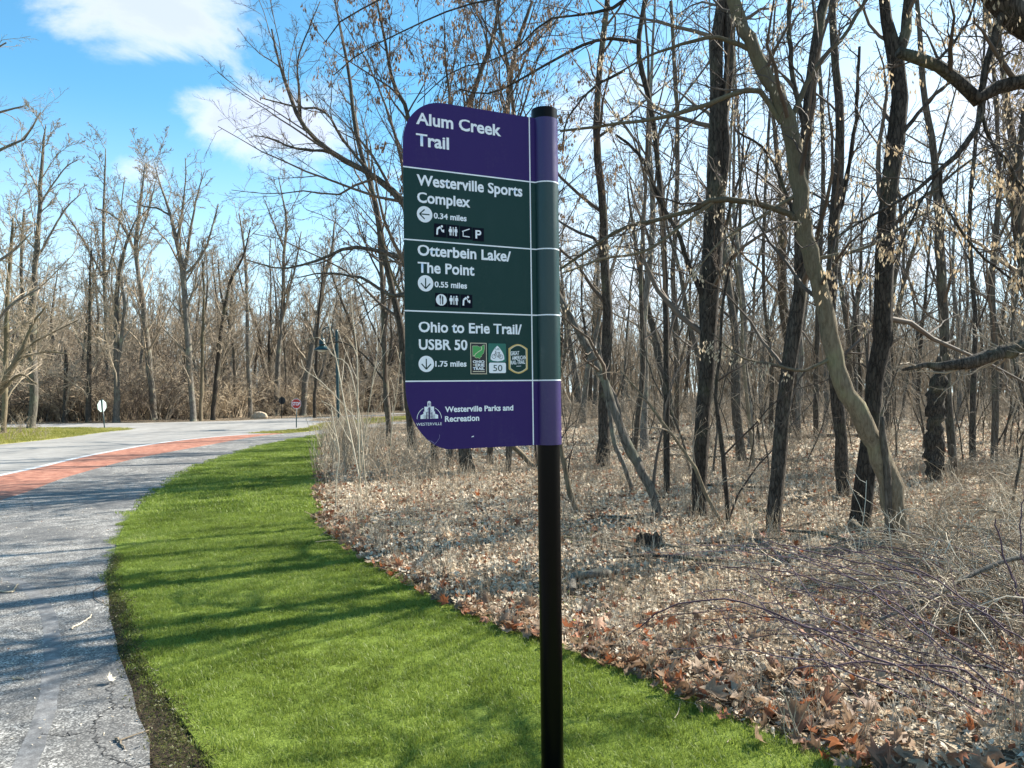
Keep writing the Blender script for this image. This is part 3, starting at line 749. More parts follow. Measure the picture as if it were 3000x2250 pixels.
# town emblem
B = (899, 866, 955, 922); q = in_box(B, 225, 225)
em = [[(95, 10), (112, 0), (129, 10), (129, 12), (95, 12)], rect(97, 14, 127, 48), rect(70, 50, 154, 100), rect(62, 92, 88, 155), rect(136, 92, 162, 155), [(36, 125), (60, 112), (85, 125), (85, 155), (36, 155)],
      [(140, 125), (164, 112), (189, 125), (189, 155), (140, 155)], rect(92, 98, 133, 155)]
flat('emblem', [q(p) for p in em], MATS['print_white'])
tree_ = [seg((112, 55), (112, 155), 12)]+[seg((112-(16+k*2)*(1 if k % 2 else .8), 66+k*12), (112+(16+k*2)*(.8 if k % 2 else 1), 62+k*12), 5) for k in range(8)]
flat('emblem_tree', [q(p) for p in tree_]+[q(rect(102, 20, 109, 42)), q(rect(115, 20, 122, 42)), q(seg((87, 95), (87, 155), 2.5)), q(seg((137, 95), (137, 155), 2.5))], MATS['sign_purple'], LAY-.0004)
for s_ in (1, -1):
    arc = [(112+s_*106*math.cos(t), 155-104*math.sin(t)) for t in np.linspace(0, 1.07, 14)]
    flat('emblem_arc', [q(seg(arc[i], arc[i+1], 4.5)) for i in range(13)], MATS['print_white'])
text('WESTERVILLE', (899.3, 919.6), (954.4, 918.3), 6.3, off=.0)
sc_ = [onp(*p) for p in [(925, 950.5), (932, 953.5), (938, 957.5)]]; sc2 = [onp(*p) for p in [(949.5, 939), (948.5, 947), (943, 955), (936, 962.5)]]
flat('scratch', [seg(sc_[i], sc_[i+1], .0012) for i in range(2)]+[seg(sc2[i], sc2[i+1], .0010) for i in range(3)], mat_simple('scratch', (.3, .28, .45), .5))
flat('scratch', [[onp(*p) for p in [(1017.5, 944.5), (1019, 942.6), (1023.7, 941), (1023, 943.6)]]], MATS['print_white'])

# ------------------------------------------------------------------ road signs and lamp
def octagon(r): return [(r/math.cos(PI/8)*math.cos(PI/8+i*PI/4), r/math.cos(PI/8)*math.sin(PI/8+i*PI/4)) for i in range(8)]
def prism(mb, pl, y0, y1, zc=0.0):
    n = len(pl); V = [(a, y0, b+zc) for a, b in pl]+[(a, y1, b+zc) for a, b in pl]+[(0, y0, zc), (0, y1, zc)]
    mb.add(V, [[(i+1) % n, i, n+i, n+(i+1) % n] for i in range(n)], [[i, (i+1) % n, 2*n] for i in range(n)]+[[n+(i+1) % n, n+i, 2*n+1] for i in range(n)])
def stop_sign(loc, rz, zc, r, face, back, label, lean=0.0, letters=False, postmat='lamp_green'):
    root = empty('stop_sign', loc, rz); root.rotation_euler = (0, lean, rz); tag(root, label, 'stop sign', None)
    m = MB(); m.tube([(0, .022, -.2), (0, .022, zc+r+.05)], [.022, .022], 10, cap=True); m.build('post', MATS[postmat], root, True)
    m = MB(); prism(m, octagon(r), -.003, .0); m.build('sign_plate', MATS[back], root).data.shade_flat()
    n = MB(); prism(n, octagon(r*.985), -.006, -.0035); f = None
    m2 = MB(); pl = octagon(r*.985)
    V = [(a, -.0045, b+zc) for a, b in pl]
    root.children[-1].location = (0, 0, zc)
    if letters:
        fo = new_obj('sign_border', mesh_np('b', V, [np.array([[0, 1, 2, 3, 4, 5, 6, 7]])]), MATS['print_white'], root)
        V2 = [(a*.93, -.006, b*.93+zc) for a, b in pl]; new_obj('sign_face', mesh_np('f', V2, [np.array([[0, 1, 2, 3, 4, 5, 6, 7]])]), MATS['stop_red'], root)
        me = text_mesh('STOP', .02); k = len(me.vertices); co = np.empty(k*3, np.float32); me.vertices.foreach_get('co', co); co = co.reshape(-1, 3)
        nn = np.empty_like(co); w_ = r*1.6; nn[:, 0] = -w_/2+(co[:, 0]-co[:, 0].min())/(np.ptp(co[:, 0]))*w_; nn[:, 1] = -.008; nn[:, 2] = zc-r*.34+co[:, 1]/CAPH*r*.68
        me.vertices.foreach_set('co', nn.ravel()); me.update(); new_obj('lettering', me, MATS['print_white'], root)
    for z in (zc+r*.6, zc-r*.6):
        b = MB(); b.box((0, -.008, z), (.02, .008, .02)); b.build('bolt', MATS['post_black'], root).data.shade_flat()
    return root
g = G(640, 924); stop_sign(g, -.05, 1.0, .205, 'stop_red', 'sign_back_dark', 'small red stop sign facing the camera beside the path', 0, True)
g = G(609, 903.6); stop_sign(g, PI-.1, .98, .19, 'x', 'sign_back_dark', 'black octagonal back of a road sign at the wood edge behind the stop sign', postmat='post_black')
g = G(225, 925.6); stop_sign(g, PI+1.36, .93, .235, 'x', 'sign_back_pale', 'leaning octagonal sign with pale back on the grass point of the left verge', .13)
g = G(731, 924)
lamp = empty('street_lamp', g); lamp.rotation_euler = (0, -.02, 0); tag(lamp, 'dark green gooseneck lamp post beside the path', 'street lamp')
H = 4.0
m = MB(); m.tube([(0, 0, -.1), (0, 0, .55), (0, 0, .6), (0, 0, H), (0, 0, H+.1)], [.085, .085, .065, .062, .03], 14, cap=True); m.build('post', MATS['lamp_green'], lamp, True)
m = MB(); pts = [(-.02, 0, H-.22), (-.13, 0, H-.18), (-.15, 0, H-.02)]+[(-.38+.23*math.cos(t), 0, H-.02+.2*math.sin(t)) for t in np.linspace(.2, PI, 10)]+[(-.61, 0, H-.28)]
m.tube(pts, [.022]*len(pts), 8); m.tube([(0, 0, H-.4), (-.12, 0, H-.3), (-.15, 0, H-.12)], [.014]*3, 6); m.build('arm', MATS['lamp_green'], lamp, True)
def lathe(prof, seg_=24, off=(0, 0, 0)):
    mb = MB(); n = len(prof); V = [(r*math.cos(2*PI*j/seg_)+off[0], r*math.sin(2*PI*j/seg_)+off[1], z+off[2]) for r, z in prof for j in range(seg_)]
    mb.add(V, [[i*seg_+j, i*seg_+(j+1) % seg_, (i+1)*seg_+(j+1) % seg_, (i+1)*seg_+j] for i in range(n-1) for j in range(seg_)]); return mb
lathe([(.02, 0), (.09, -.06), (.13, -.15), (.13, -.27), (.16, -.29), (.12, -.31), (.12, -.34), (.2, -.39), (.35, -.5), (.36, -.52), (.33, -.515), (.15, -.42), (.02, -.4)], 24, (-.61, 0, H-.24)).build('lamp_shade', MATS['lamp_green'], lamp, True)
lathe([(.02, -.41), (.2, -.47), (.24, -.52), (.15, -.57), (.01, -.59)], 20, (-.61, 0, H-.24)).build('lamp_lens', MATS['lamp_glass'], lamp, True)
# boulder by the wood edge
def boulder(px, py, s, label, seed, mat):
    bm = bmesh.new(); bmesh.ops.create_icosphere(bm, subdivisions=3, radius=1); r = random.Random(seed)
    from mathutils import noise
    for v in bm.verts:
        k = 1+.28*noise.noise(v.co*1.3+Vector((seed, 0, 0)))+.08*noise.noise(v.co*4); v.co = Vector((v.co.x*s[0], v.co.y*s[1], v.co.z*s[2]))*k
    me = bpy.data.meshes.new('boulder'); bm.to_mesh(me); bm.free(); o = new_obj('boulder', me, mat); o.location = G(px, py)+Vector((0, 0, s[2]*.3)); tag(o, label, 'rock')
    return o
def m_rock(c1, c2):
    def fn(N, b):
        tc = N.n.new('ShaderNodeTexCoord'); n = N.noise(tc.outputs['Object'], 9, 6, .7); N.put(b.inputs['Base Color'], N.ramp(n.outputs[0], [(.3, c1), (.7, c2)])); bump(N, b, n.outputs[0], .7, .02)
    return fn
mat_nodes('rock_tan', m_rock((.3, .23, .15), (.55, .45, .33)), .9); mat_nodes('rock_mossy', m_rock((.07, .08, .06), (.2, .21, .17)), .9)
boulder(560, 904, (.42, .3, .32), 'tan boulder at the road edge left of the black sign', 2, MATS['rock_tan'])
boulder(1873, 1190, (.17, .12, .09), 'grey-green rock below the pale leaning log', 5, MATS['rock_mossy'])

# ------------------------------------------------------------------ surveyed trees
def survey(pts, Y=None, base=True):
    """photo survey points (px, py, width) -> world points and radii at distance Y"""
    if Y is None: Y = G(pts[0][0], pts[0][1]).y
    return [(*A(p[0], p[1], Y+(p[3] if len(p) > 3 else 0)), p[2]/2/F*Y) for p in pts], Y
def extend(q, H, rng, taper=.35):
    """carry the stem on above the frame up to height H"""
    q = list(q); a, b = np.array(q[-2]), np.array(q[-1]); d = (b-a)[:3]; d /= np.linalg.norm(d); p = b[:3].copy(); r0 = b[3]
    n = max(2, int((H-p[2])/1.2))
    if H <= p[2]+.3: return q
    st = (H-p[2])/n
    for k in range(n):
        d = norm(d+rng.standard_normal(3)*.08+np.array([0, 0, .12])); p = p+d*st/max(d[2], .4); q.append((*p, r0*(1-(1-taper)*(k+1)/n)))
    return q
TIPS = {}
def tree(name, label, pts, Y=None, H=None, bk='bark_dark', tw='twig_dark', spec=None, limbs=(), seed=1, sides=14, rough=.07, seeds=0, cat='tree', group=None,
         limb_mat=None, tn='trunk', seedmat='seed_pale', flare=1.35, limb_spec=None, K=30, seedsize=.04, wk=1.0):
    if wk != 1: pts = [(p[0], p[1], p[2]*wk) for p in pts]; limbs = [[(p[0], p[1], p[2]*wk) for p in l] for l in limbs]
    rng = np.random.default_rng(seed); q, Y = survey(pts, Y); base = Vector(q[0][:3])
    if H: q = extend(q, H, rng)
    base.z = 0
    root = empty(name, base); tag(root, label, cat, group)
    s = resample(q, K, .0, rng); P = s[:, :3]-np.array(base); R = s[:, 3]; R = np.maximum(R, .002)
    P[:, :] += rng.standard_normal(P.shape)*R[:, None]*.1
    wob = np.interp(np.linspace(0, 1, len(R)), np.linspace(0, 1, 12), rng.standard_normal(12)); R = R*(1+.06*wob)
    P[0, 2] = -.08; R[0] *= flare
    if flare > 1.2 and R[0] > .03:
        r0 = R[1]; a = P[0].copy(); b_ = P[1].copy(); R[0] = r0
        hs = np.array([0, .05, .12, .22, .4])*min(1, r0/.12); L0 = max(np.linalg.norm(b_-a), 1e-3); hs = hs[hs < L0*.95]
        P = np.concatenate([a+(b_-a)*(hs/L0)[:, None], P[1:]]); R = np.concatenate([r0*(1+.75*np.exp(-hs/(.7*r0))), R[1:]])
    TP, TR = P, R
    m = MB(); m.tube(P, R, sides, rough=rough, rng=rng, cap=True); m.build(tn, MATS[bk], root, True)
    c = MB(); tips = []
    if spec:
        L = np.linalg.norm(np.diff(P, axis=0), axis=1).sum()
        crown(c, P[None], R[None], np.array([L]), spec, rng, tips)
    for lm in limbs:
        lq, _ = survey(lm, Y); ls = resample(lq, 14); LP = ls[:, :3]-np.array(base); LR = np.maximum(ls[:, 3], .002)
        LP[1:] += rng.standard_normal(LP[1:].shape)*LR[1:, None]*.25
        lmb = MB(); lmb.tube(LP, LR, max(6, sides-5), rough=rough, rng=rng, cap=True); lmb.build('limb', MATS[limb_mat or bk], root, True)
        LL = np.linalg.norm(np.diff(LP, axis=0), axis=1).sum()
        crown(c, LP[None], LR[None], np.array([LL]), limb_spec or SPEC_LIMB, rng, tips)
    if c.V: c.build('crown' if spec else 'branches', MATS[tw], root)
    if seeds and tips:
        t = np.concatenate(tips); t = t[rng.permutation(len(t))[:seeds]]; V, Q = samaras(t, rng, 7, seedsize)
        o = new_obj('seed_clusters', mesh_np('seed_clusters', V, [Q]), MATS[seedmat], root); o['kind'] = 'stuff'
    return root
SPEC_LIMB = [(7, .12, 1, .75, .45, 7, .02, .2, .55, .006, 5), (5, .2, 1, .7, .5, 5, .0, .25, .6, .0035, 3), (4, .2, 1, .65, .55, 4, .0, .28, .6, .0022, 3)]
SPEC_H = [(13, .22, 1, .85, .20, 8, .04, .18, .36, .009, 5), (5, .15, 1, .75, .5, 6, .02, .26, .55, .0055, 3), (4, .2, 1, .7, .5, 4, .0, .3, .6, .0038, 3), (2, .2, 1, .65, .55, 3, .0, .3, .6, .003, 3)]
SPEC_L = [(13, .25, 1, .8, .32, 8, .04, .18, .42, .016, 5), (5, .2, 1, .75, .5, 5, .03, .26, .55, .010, 3), (4, .2, 1, .7, .5, 4, .0, .3, .6, .007, 3)]

tree('tree', 'dark tree with two stems rising close together right of the sign', [(1511, 1122, 37), (1512, 1040, 37), (1516, 936, 36), (1527, 780, 32), (1530, 656, 40), (1539, 560, 42), (1548, 430, 40), (1549, 327, 27), (1549, 200, 25), (1548, 90, 23), (1560, 0, 20)],
     H=13, spec=SPEC_H, seed=21, seeds=120,
     limbs=[[(1552, 440, 24), (1566, 327, 23), (1572, 200, 22), (1580, 90, 22), (1574, 0, 20), (1585, -150, 16), (1570, -350, 10)],
            [(1532, 670, 12), (1500, 600, 11), (1470, 520, 10), (1430, 440, 9), (1380, 330, 7), (1330, 290, 5)],
            [(1524, 700, 9), (1545, 600, 8), (1570, 480, 7), (1600, 380, 5), (1622, 300, 4)]])
tree('tree', 'thin dark crooked stem just right of the two-stemmed dark tree', [(1574, 1139, 11), (1566, 1040, 10), (1560, 960, 10), (1552, 905, 9), (1545, 850, 8), (1556, 760, 7), (1562, 650, 6), (1580, 560, 5)], H=5.5, spec=SPEC_LIMB, seed=22, sides=9)
tree('tree', 'dark rough-barked trunk leaning slightly right between the two-stemmed tree and the pale curved tree', [(1668, 1152, 34), (1674, 1080, 31), (1693, 889, 31), (1712, 749, 30), (1729, 609, 29), (1731, 513, 27), (1736, 400, 25), (1742, 280, 24), (1756, 150, 25), (1772, 60, 24), (1784, 0, 22)],
     H=13, spec=SPEC_H, seed=23, seeds=140, limbs=[[(1740, 290, 12), (1720, 180, 11), (1706, 80, 10), (1712, -60, 8)], [(1731, 520, 8), (1700, 420, 7), (1660, 330, 6), (1590, 280, 4)]])
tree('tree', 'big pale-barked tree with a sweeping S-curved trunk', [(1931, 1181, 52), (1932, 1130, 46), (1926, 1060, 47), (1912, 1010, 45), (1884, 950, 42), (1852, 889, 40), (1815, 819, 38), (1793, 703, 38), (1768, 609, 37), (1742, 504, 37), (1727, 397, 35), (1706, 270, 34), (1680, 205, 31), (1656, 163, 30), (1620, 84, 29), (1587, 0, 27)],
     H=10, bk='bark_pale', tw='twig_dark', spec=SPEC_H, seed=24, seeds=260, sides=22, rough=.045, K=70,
     limbs=[[(1690, 265, 13), (1640, 192, 11), (1600, 196, 11), (1530, 224, 10), (1440, 250, 9), (1360, 262, 7), (1210, 282, 5)],
            [(1740, 492, 16), (1705, 462, 13), (1640, 440, 13), (1545, 430, 12), (1500, 455, 10), (1400, 478, 9), (1340, 495, 8), (1212, 580, 5)],
            [(1545, 432, 8), (1480, 480, 7), (1400, 540, 6), (1300, 560, 5), (1215, 590, 3)],
            [(1650, 120, 10), (1590, 90, 10), (1545, 78, 9), (1480, 90, 7), (1400, 120, 5), (1330, 160, 3)],
            [(1730, 415, 9), (1690, 440, 7), (1640, 470, 6), (1560, 520, 5), (1500, 590, 3)],
            [(1706, 265, 12), (1740, 190, 11), (1775, 130, 10), (1830, 70, 8), (1870, 0, 7), (1900, -80, 5)],
            [(1760, 560, 9), (1830, 545, 8), (1900, 520, 6), (1980, 470, 5), (2060, 440, 3)],
            [(1800, 770, 9), (1740, 800, 7), (1680, 790, 6), (1600, 770, 4), (1540, 720, 2)]])
tree('broken_stub', 'short splintered snag leaning against the pale curved tree', [(1922, 1030, 12, -.1), (1912, 990, 13, -.1), (1908, 950, 13, -.1), (1906, 900, 8, -.1)], Y=7.5, bk='bark_mid', tw='twig_dark', seed=25, cat='dead snag', sides=8, rough=.2, flare=1.0, K=8)
tree('tree', 'dark trunk directly behind the pale curved tree, forking high up', [(1855, 1162, 44), (1864, 1100, 40), (1872, 1006, 38), (1880, 913, 33), (1899, 796, 34), (1908, 656, 36), (1912, 513, 36), (1925, 400, 33), (1936, 310, 33), (1941, 190, 31), (1934, 90, 30), (1920, 40, 24), (1912, -20, 20)],
     Y=8.4, H=13, spec=SPEC_H, seed=26, seeds=160, limbs=[[(1938, 150, 24), (1952, 80, 23), (1962, 0, 20), (1975, -150, 16), (1990, -400, 8)], [(1938, 300, 9), (1990, 240, 8), (2050, 180, 6), (2120, 160, 4)], [(1915, 500, 9), (1980, 440, 8), (2080, 360, 5), (2160, 300, 3)]])
tree('tree', 'straight dark trunk with bright moss at its foot, behind the pale curved tree', [(1824, 1078, 31), (1820, 1010, 28), (1815, 936, 26), (1808, 850, 25), (1800, 760, 24), (1796, 640, 23), (1800, 500, 22), (1812, 380, 20), (1816, 250, 18), (1805, 120, 16), (1800, 0, 14)], H=13, spec=SPEC_H, seed=27, seeds=150, limbs=[[(1800, 500, 10), (1830, 400, 9), (1850, 250, 8), (1860, 100, 6)]])
tree('tree', 'blackened broken trunk rising to a jagged end in the thicket on the right', [(2020, 1048, 36), (2018, 1000, 34), (2020, 920, 34), (2024, 850, 32), (2028, 800, 22), (2030, 770, 8)], bk='bark_dark', seed=28, sides=12, rough=.16, flare=1.2)
tree('tree', 'slim tall tree right of the forked dark trunk, bending left near the top', [(2062, 990, 17), (2050, 900, 17), (2044, 800, 17), (2038, 653, 18), (2030, 467, 17), (2024, 380, 16), (2018, 310, 15), (2005, 240, 13), (1996, 163, 12), (1990, 80, 10), (1985, 0, 9)], Y=13, H=14, bk='bark_mid', spec=SPEC_H, seed=29, seeds=80)
tree('tree', 'thin leaning tree with peeling bark just right of the sign post', [(1424, 1120, 20), (1410, 1070, 17), (1385, 1020, 18), (1366, 983, 19), (1342, 925, 19), (1320, 866, 18), (1295, 800, 17), (1273, 759, 16), (1240, 700, 15), (1217, 656, 13), (1190, 600, 11), (1150, 520, 9), (1110, 430, 7)],
     bk='bark_grey', spec=SPEC_LIMB, seed=30, sides=10, rough=.12)
tree('tree', 'thin crooked stem joining the leaning peeling tree from below', [(1366, 1060, 10), (1350, 1010, 10), (1328, 960, 10), (1318, 900, 9), (1312, 860, 7)], Y=11.5, bk='bark_grey', seed=31, sides=8)
tree('sapling', 'arched bare sapling bending left in front of the two-stemmed tree', [(1566, 1138, 8), (1530, 1080, 8), (1500, 1010, 8), (1460, 950, 7), (1425, 905, 6), (1400, 870, 5), (1375, 840, 4), (1340, 800, 3)], bk='bark_pale', tw='twig_tan', spec=SPEC_LIMB, seed=32, sides=7, cat='sapling')
tree('tree', 'pale thin trunk with curved top, between the sign and the leaning peeling tree', [(1250, 1112, 14), (1232, 1070, 12), (1222, 1020, 11), (1210, 960, 10), (1195, 900, 9), (1180, 840, 8)], bk='bark_pale', seed=33, spec=SPEC_LIMB, sides=8)
for k, (bx, by, w_, tops, lab, bk_) in enumerate([
    (1460, 938, 13, [(1463, 800), (1455, 600), (1465, 300), (1450, 0)], 'narrow straight dark tree left of the two-stemmed tree', 'bark_mid'),
    (1368, 990, 13, [(1378, 900), (1390, 780), (1385, 600), (1395, 400), (1402, 150)], 'narrow upright tree standing behind the leaning peeling tree', 'bark_mid'),
    (1535, 880, 9, [(1532, 760), (1535, 600), (1530, 400), (1540, 150)], 'slim far tree seen between the two-stemmed tree and the thin crooked stem', 'bark_mid'),
    (1586, 935, 9, [(1583, 800), (1592, 640), (1600, 420), (1590, 150)], 'slim dark stem at mid distance right of the two-stemmed tree', 'bark_mid'),
    (1630, 1010, 8, [(1618, 900), (1606, 780), (1600, 650), (1580, 500)], 'thin pale pole with curved foot left of the right-leaning dark trunk', 'bark_pale'),
    (1664, 955, 10, [(1668, 800), (1650, 620), (1655, 400), (1670, 150)], 'reddish thin stem immediately left of the right-leaning dark trunk', 'bark_mid'),
    (1762, 960, 12, [(1764, 800), (1770, 600), (1780, 350), (1770, 100)], 'dark slender trunk between the right-leaning trunk and the pale curved tree', 'bark_mid'),
    (2148, 1000, 14, [(2150, 800), (2145, 600), (2160, 400), (2150, 150)], 'dark straight tree near the right edge behind the thicket', 'bark_mid'),
    (2100, 1015, 12, [(2102, 850), (2108, 700), (2095, 500), (2110, 300), (2130, 100)], 'dark thin tree left of the straight one near the right edge', 'bark_dark')]):
    H_ = 15
    tree('tree', lab, [(bx, by, w_)]+[(x, y, w_*(.95-.12*i)) for i, (x, y) in enumerate(tops)], H=H_, bk=bk_, spec=SPEC_L, seed=40+k, sides=8, rough=.06)

# clump of stems behind the sign, spreading up to the left and over the top of the sign
sprd = [(18, .3, 1, .6, .42, 9, .05, .12, .5, .01, 5), (7, .2, 1, .65, .5, 6, .03, .18, .6, .005, 3), (6, .2, 1, .6, .5, 4, .0, .22, .6, .0032, 3), (3, .2, 1, .6, .5, 3, 0, .25, .6, .0024, 3)]
tree('tree', 'pale-rooted tree behind the sign whose long limbs fan out to the upper left', [(1015, 1027, 44), (1006, 985, 30), (990, 900, 28), (960, 760, 26), (930, 620, 22), (900, 500, 17), (869, 433, 15), (802, 377, 13), (711, 325, 11), (650, 264, 9), (624, 199, 7), (600, 130, 5), (585, 60, 3)],
     bk='bark_mid', tw='twig_dark', spec=sprd, seed=60, sides=12, seeds=0,
     limbs=[[(905, 520, 13), (880, 555, 12), (830, 545, 10), (758, 533, 8), (690, 560, 6), (610, 580, 4), (530, 560, 2.5)], [(650, 268, 6), (645, 200, 5), (641, 130, 4), (665, 60, 3), (690, 0, 2)],
            [(800, 377, 8), (740, 300, 6), (700, 240, 5), (640, 230, 4), (560, 210, 2.5)], [(711, 325, 6), (640, 320, 5), (590, 300, 3.5), (545, 290, 2)], [(930, 620, 10), (850, 640, 8), (780, 600, 6), (700, 590, 4), (640, 600, 2)]])
for k, (pts, lab, sd_) in enumerate([
    ([(940, 1003, 20), (938, 940, 16), (930, 800, 15), (905, 600, 13), (890, 400, 11), (882, 250, 9), (850, 180, 8), (830, 80, 6), (800, -60, 4)], 'dark stem behind the lower left corner of the sign', 1),
    ([(970, 1019, 19), (975, 940, 16), (985, 700, 15), (1000, 450, 13), (1010, 250, 12), (1040, 150, 10), (1070, 60, 8), (1080, -80, 6)], 'dark stem behind the sign beside the pale-rooted tree', 2),
    ([(1062, 1030, 15), (1058, 950, 13), (1065, 700, 12), (1080, 450, 11), (1095, 250, 11), (1110, 120, 9), (1150, 0, 7)], 'brown stem right of the pale-rooted tree behind the sign', 3),
    ([(1098, 1028, 13), (1100, 950, 12), (1110, 700, 11), (1120, 400, 10), (1105, 200, 9), (1085, 80, 7), (1060, -40, 5)], 'slender dark stem behind the right half of the sign', 4),
    ([(1180, 1040, 14), (1120, 975, 13), (1070, 930, 12), (1000, 880, 10), (940, 800, 8), (900, 700, 7), (850, 600, 5), (820, 500, 3)], 'fallen-over pale stem sloping down to the sign post from behind the sign', 5)]):
    tree('tree', lab, pts, Y=14+(k % 3)*.6, bk='bark_mid' if k != 4 else 'bark_pale', tw='twig_dark', spec=sprd if k < 4 else SPEC_LIMB, seed=70+k, sides=9, seeds=[300, 240, 160, 160, 0][k], seedmat='seed', seedsize=.085)
tree('tree', 'dark slim tree at the lawn end right of the street lamp', [(844, 968, 15), (838, 900, 13), (832, 800, 12), (828, 690, 11), (825, 600, 10), (815, 480, 8), (800, 380, 6), (790, 300, 4)], bk='bark_mid', spec=sprd, seed=80, sides=9, rough=.08,
     limbs=[[(834, 830, 5), (790, 770, 4), (740, 740, 3), (690, 745, 2)], [(828, 700, 7), (850, 620, 6), (868, 560, 5), (880, 480, 3)]])
# boughs that reach in over the top of the sign from a tree standing right of it, near the camera
ovr = [(9, .1, 1, .6, .4, 8, .0, .14, .5, .005, 5), (6, .2, 1, .6, .5, 5, -.02, .2, .6, .003, 3), (4, .2, 1, .6, .5, 4, -.03, .25, .6, .002, 3)]
tree('tree', 'tree above the sign whose drooping boughs carry brown seed bunches', [(1440, 930, 13), (1440, 700, 12), (1430, 450, 11), (1410, 250, 11), (1380, 100, 11), (1400, -60, 10), (1390, -250, 7)], Y=11.0, bk='bark_dark', spec=ovr, seed=85, seeds=420, seedmat='seed', seedsize=.055, limb_spec=ovr,
     limbs=[[(1395, -40, 9), (1330, 10, 8), (1250, 30, 5), (1180, 40, 4.5), (1130, 90, 4), (1060, 130, 3), (980, 150, 2.5), (900, 220, 2)], [(1385, 90, 8), (1310, 80, 7), (1230, 110, 6), (1140, 160, 5), (1060, 200, 4), (990, 190, 3)],
            [(1400, -100, 8), (1280, -60, 7), (1150, -20, 5), (1000, 10, 4), (880, 60, 3), (780, 110, 3), (720, 160, 2)], [(1400, -160, 8), (1200, -140, 7), (1000, -80, 5), (850, -20, 4), (740, 40, 3), (700, 90, 2)],
            [(1350, 150, 6), (1280, 190, 5), (1225, 260, 4), (1215, 330, 3)]])

# the tree whose trunk stands outside the frame on the right; its limbs hang into the picture
tree('tree', 'tree beyond the right edge whose broken limbs hang into the top right corner', [(3150, 1240, 84), (3120, 900, 80), (3000, 500, 74), (2750, 280, 68), (2500, 180, 64), (2300, 95, 60), (2205, 35, 56), (2150, -25, 48), (2080, -110, 36)], Y=5.2, bk='bark_dark', tw='twig_dark', seed=90, sides=16, seeds=200,
     limbs=[[(2560, 215, 46), (2380, 195, 40), (2260, 180, 36), (2212, 178, 32), (2170, 182, 30), (2122, 203, 30), (2095, 185, 28), (2066, 160, 26), (2020, 137, 26), (1980, 118, 26), (1938, 108, 20)],
            [(2122, 200, 13), (2133, 150, 14), (2145, 105, 15), (2158, 60, 14), (2168, 10, 12), (2180, -60, 9)], [(2124, 205, 14), (2127, 233, 13), (2113, 275, 12), (2075, 325, 11), (2034, 364, 10), (1980, 410, 8), (1926, 443, 7), (1860, 480, 5), (1790, 520, 3)],
            [(2126, 250, 8), (2140, 300, 7), (2180, 350, 7), (2200, 390, 6), (2230, 420, 4)], [(2020, 137, 7), (2050, 105, 6), (2075, 75, 6), (2100, 30, 5), (2120, -40, 4)],
            [(2034, 366, 7), (2040, 430, 6), (2080, 500, 6), (2130, 560, 5), (2212, 620, 4)], [(2034, 364, 5), (2000, 420, 5), (1960, 500, 4), (1930, 570, 3), (1890, 600, 2)]])
# fallen and leaning wood
def log(name, label, pts, Y=None, bk='bark_dark', seed=1, sides=10, rough=.1, limbs=(), cat='fallen log', base=None, cut=False):
    rng = np.random.default_rng(seed); q = []
    for p in pts:
        if len(p) == 4: x, y, w_, YY = p; v = A(x, y, YY); r = w_/2/F*YY
        else: x, y, w_ = p; v = G(x, y); r = w_/2/F*v.y; v.z += r*.8+.05
        q.append((*v, r))
    b = Vector(q[0][:3]); root = empty(name, (b.x, b.y, 0)); tag(root, label, cat)
    s = resample(q, 16); P = s[:, :3]-np.array([b.x, b.y, 0]); R = np.maximum(s[:, 3], .003); P += rng.standard_normal(P.shape)*R[:, None]*.12
    m = MB(); m.tube(P, R, sides, rough=rough, rng=rng, cap=True); m.tube([P[0]+(P[0]-P[1])*.01, P[0]], [.001, R[0]*1.0], sides); m.build('stem', MATS[bk], root, True)
    if limbs:
        c = MB(); crown(c, P[None], R[None], np.array([np.linalg.norm(P[-1]-P[0])]), limbs, rng, None, -9); c.build('twigs', MATS['twig_tan'], root)
    return root
log('fallen_log', 'long dark fallen log lying across the back of the clearing', [(1340, 957, 8), (1500, 955, 9), (1650, 953, 11), (1800, 948, 8), (1900, 944, 6)], seed=1)
log('fallen_log', 'fallen dark pole on the leaves just behind the two-stemmed tree', [(1438, 990, 6), (1530, 995, 7), (1600, 997, 6), (1668, 1002, 4)], seed=2)
log('fallen_log', 'dark log with an upturned end right of the leaning dark trunk', [(1680, 1000, 7), (1720, 1003, 9), (1745, 1002, 7), (1752, 990, 4, 15.5)], seed=3)
log('leaning_log', 'pale bare log with a cut end propped at the foot of the pale curved tree', [(1838, 1129, 17, 8.1), (1860, 1145, 18, 7.9), (1890, 1166, 15, 7.6), (1925, 1188, 11, 7.3), (1960, 1212, 7, 6.9)], bk='bark_pale', seed=4)
log('fallen_branch', 'thin fallen branch lying from the right-leaning dark trunk toward the curved tree', [(1640, 1160, 4), (1700, 1158, 6), (1770, 1165, 7), (1830, 1180, 8), (1870, 1178, 9)], bk='bark_mid', seed=5)
log('fallen_branch', 'grey fallen branch pointing at the camera between stump and curved tree', [(1560, 1160, 5), (1630, 1180, 7), (1668, 1200, 8), (1692, 1226, 9)], bk='bark_grey', seed=6)
log('fallen_branch', 'grey weathered stick on the leaves right of the stump', [(1330, 1218, 6), (1420, 1214, 7), (1500, 1222, 7), (1580, 1228, 5)], bk='bark_dark', seed=7)
log('gnarled_root', 'gnarled bark-covered branch bent over the leaves right of the sign post', [(1236, 1295, 16), (1240, 1262, 15), (1262, 1242, 17, 5.9), (1300, 1236, 15, 5.9), (1330, 1252, 10)], bk='bark_grey', seed=8, rough=.18, cat='branch')
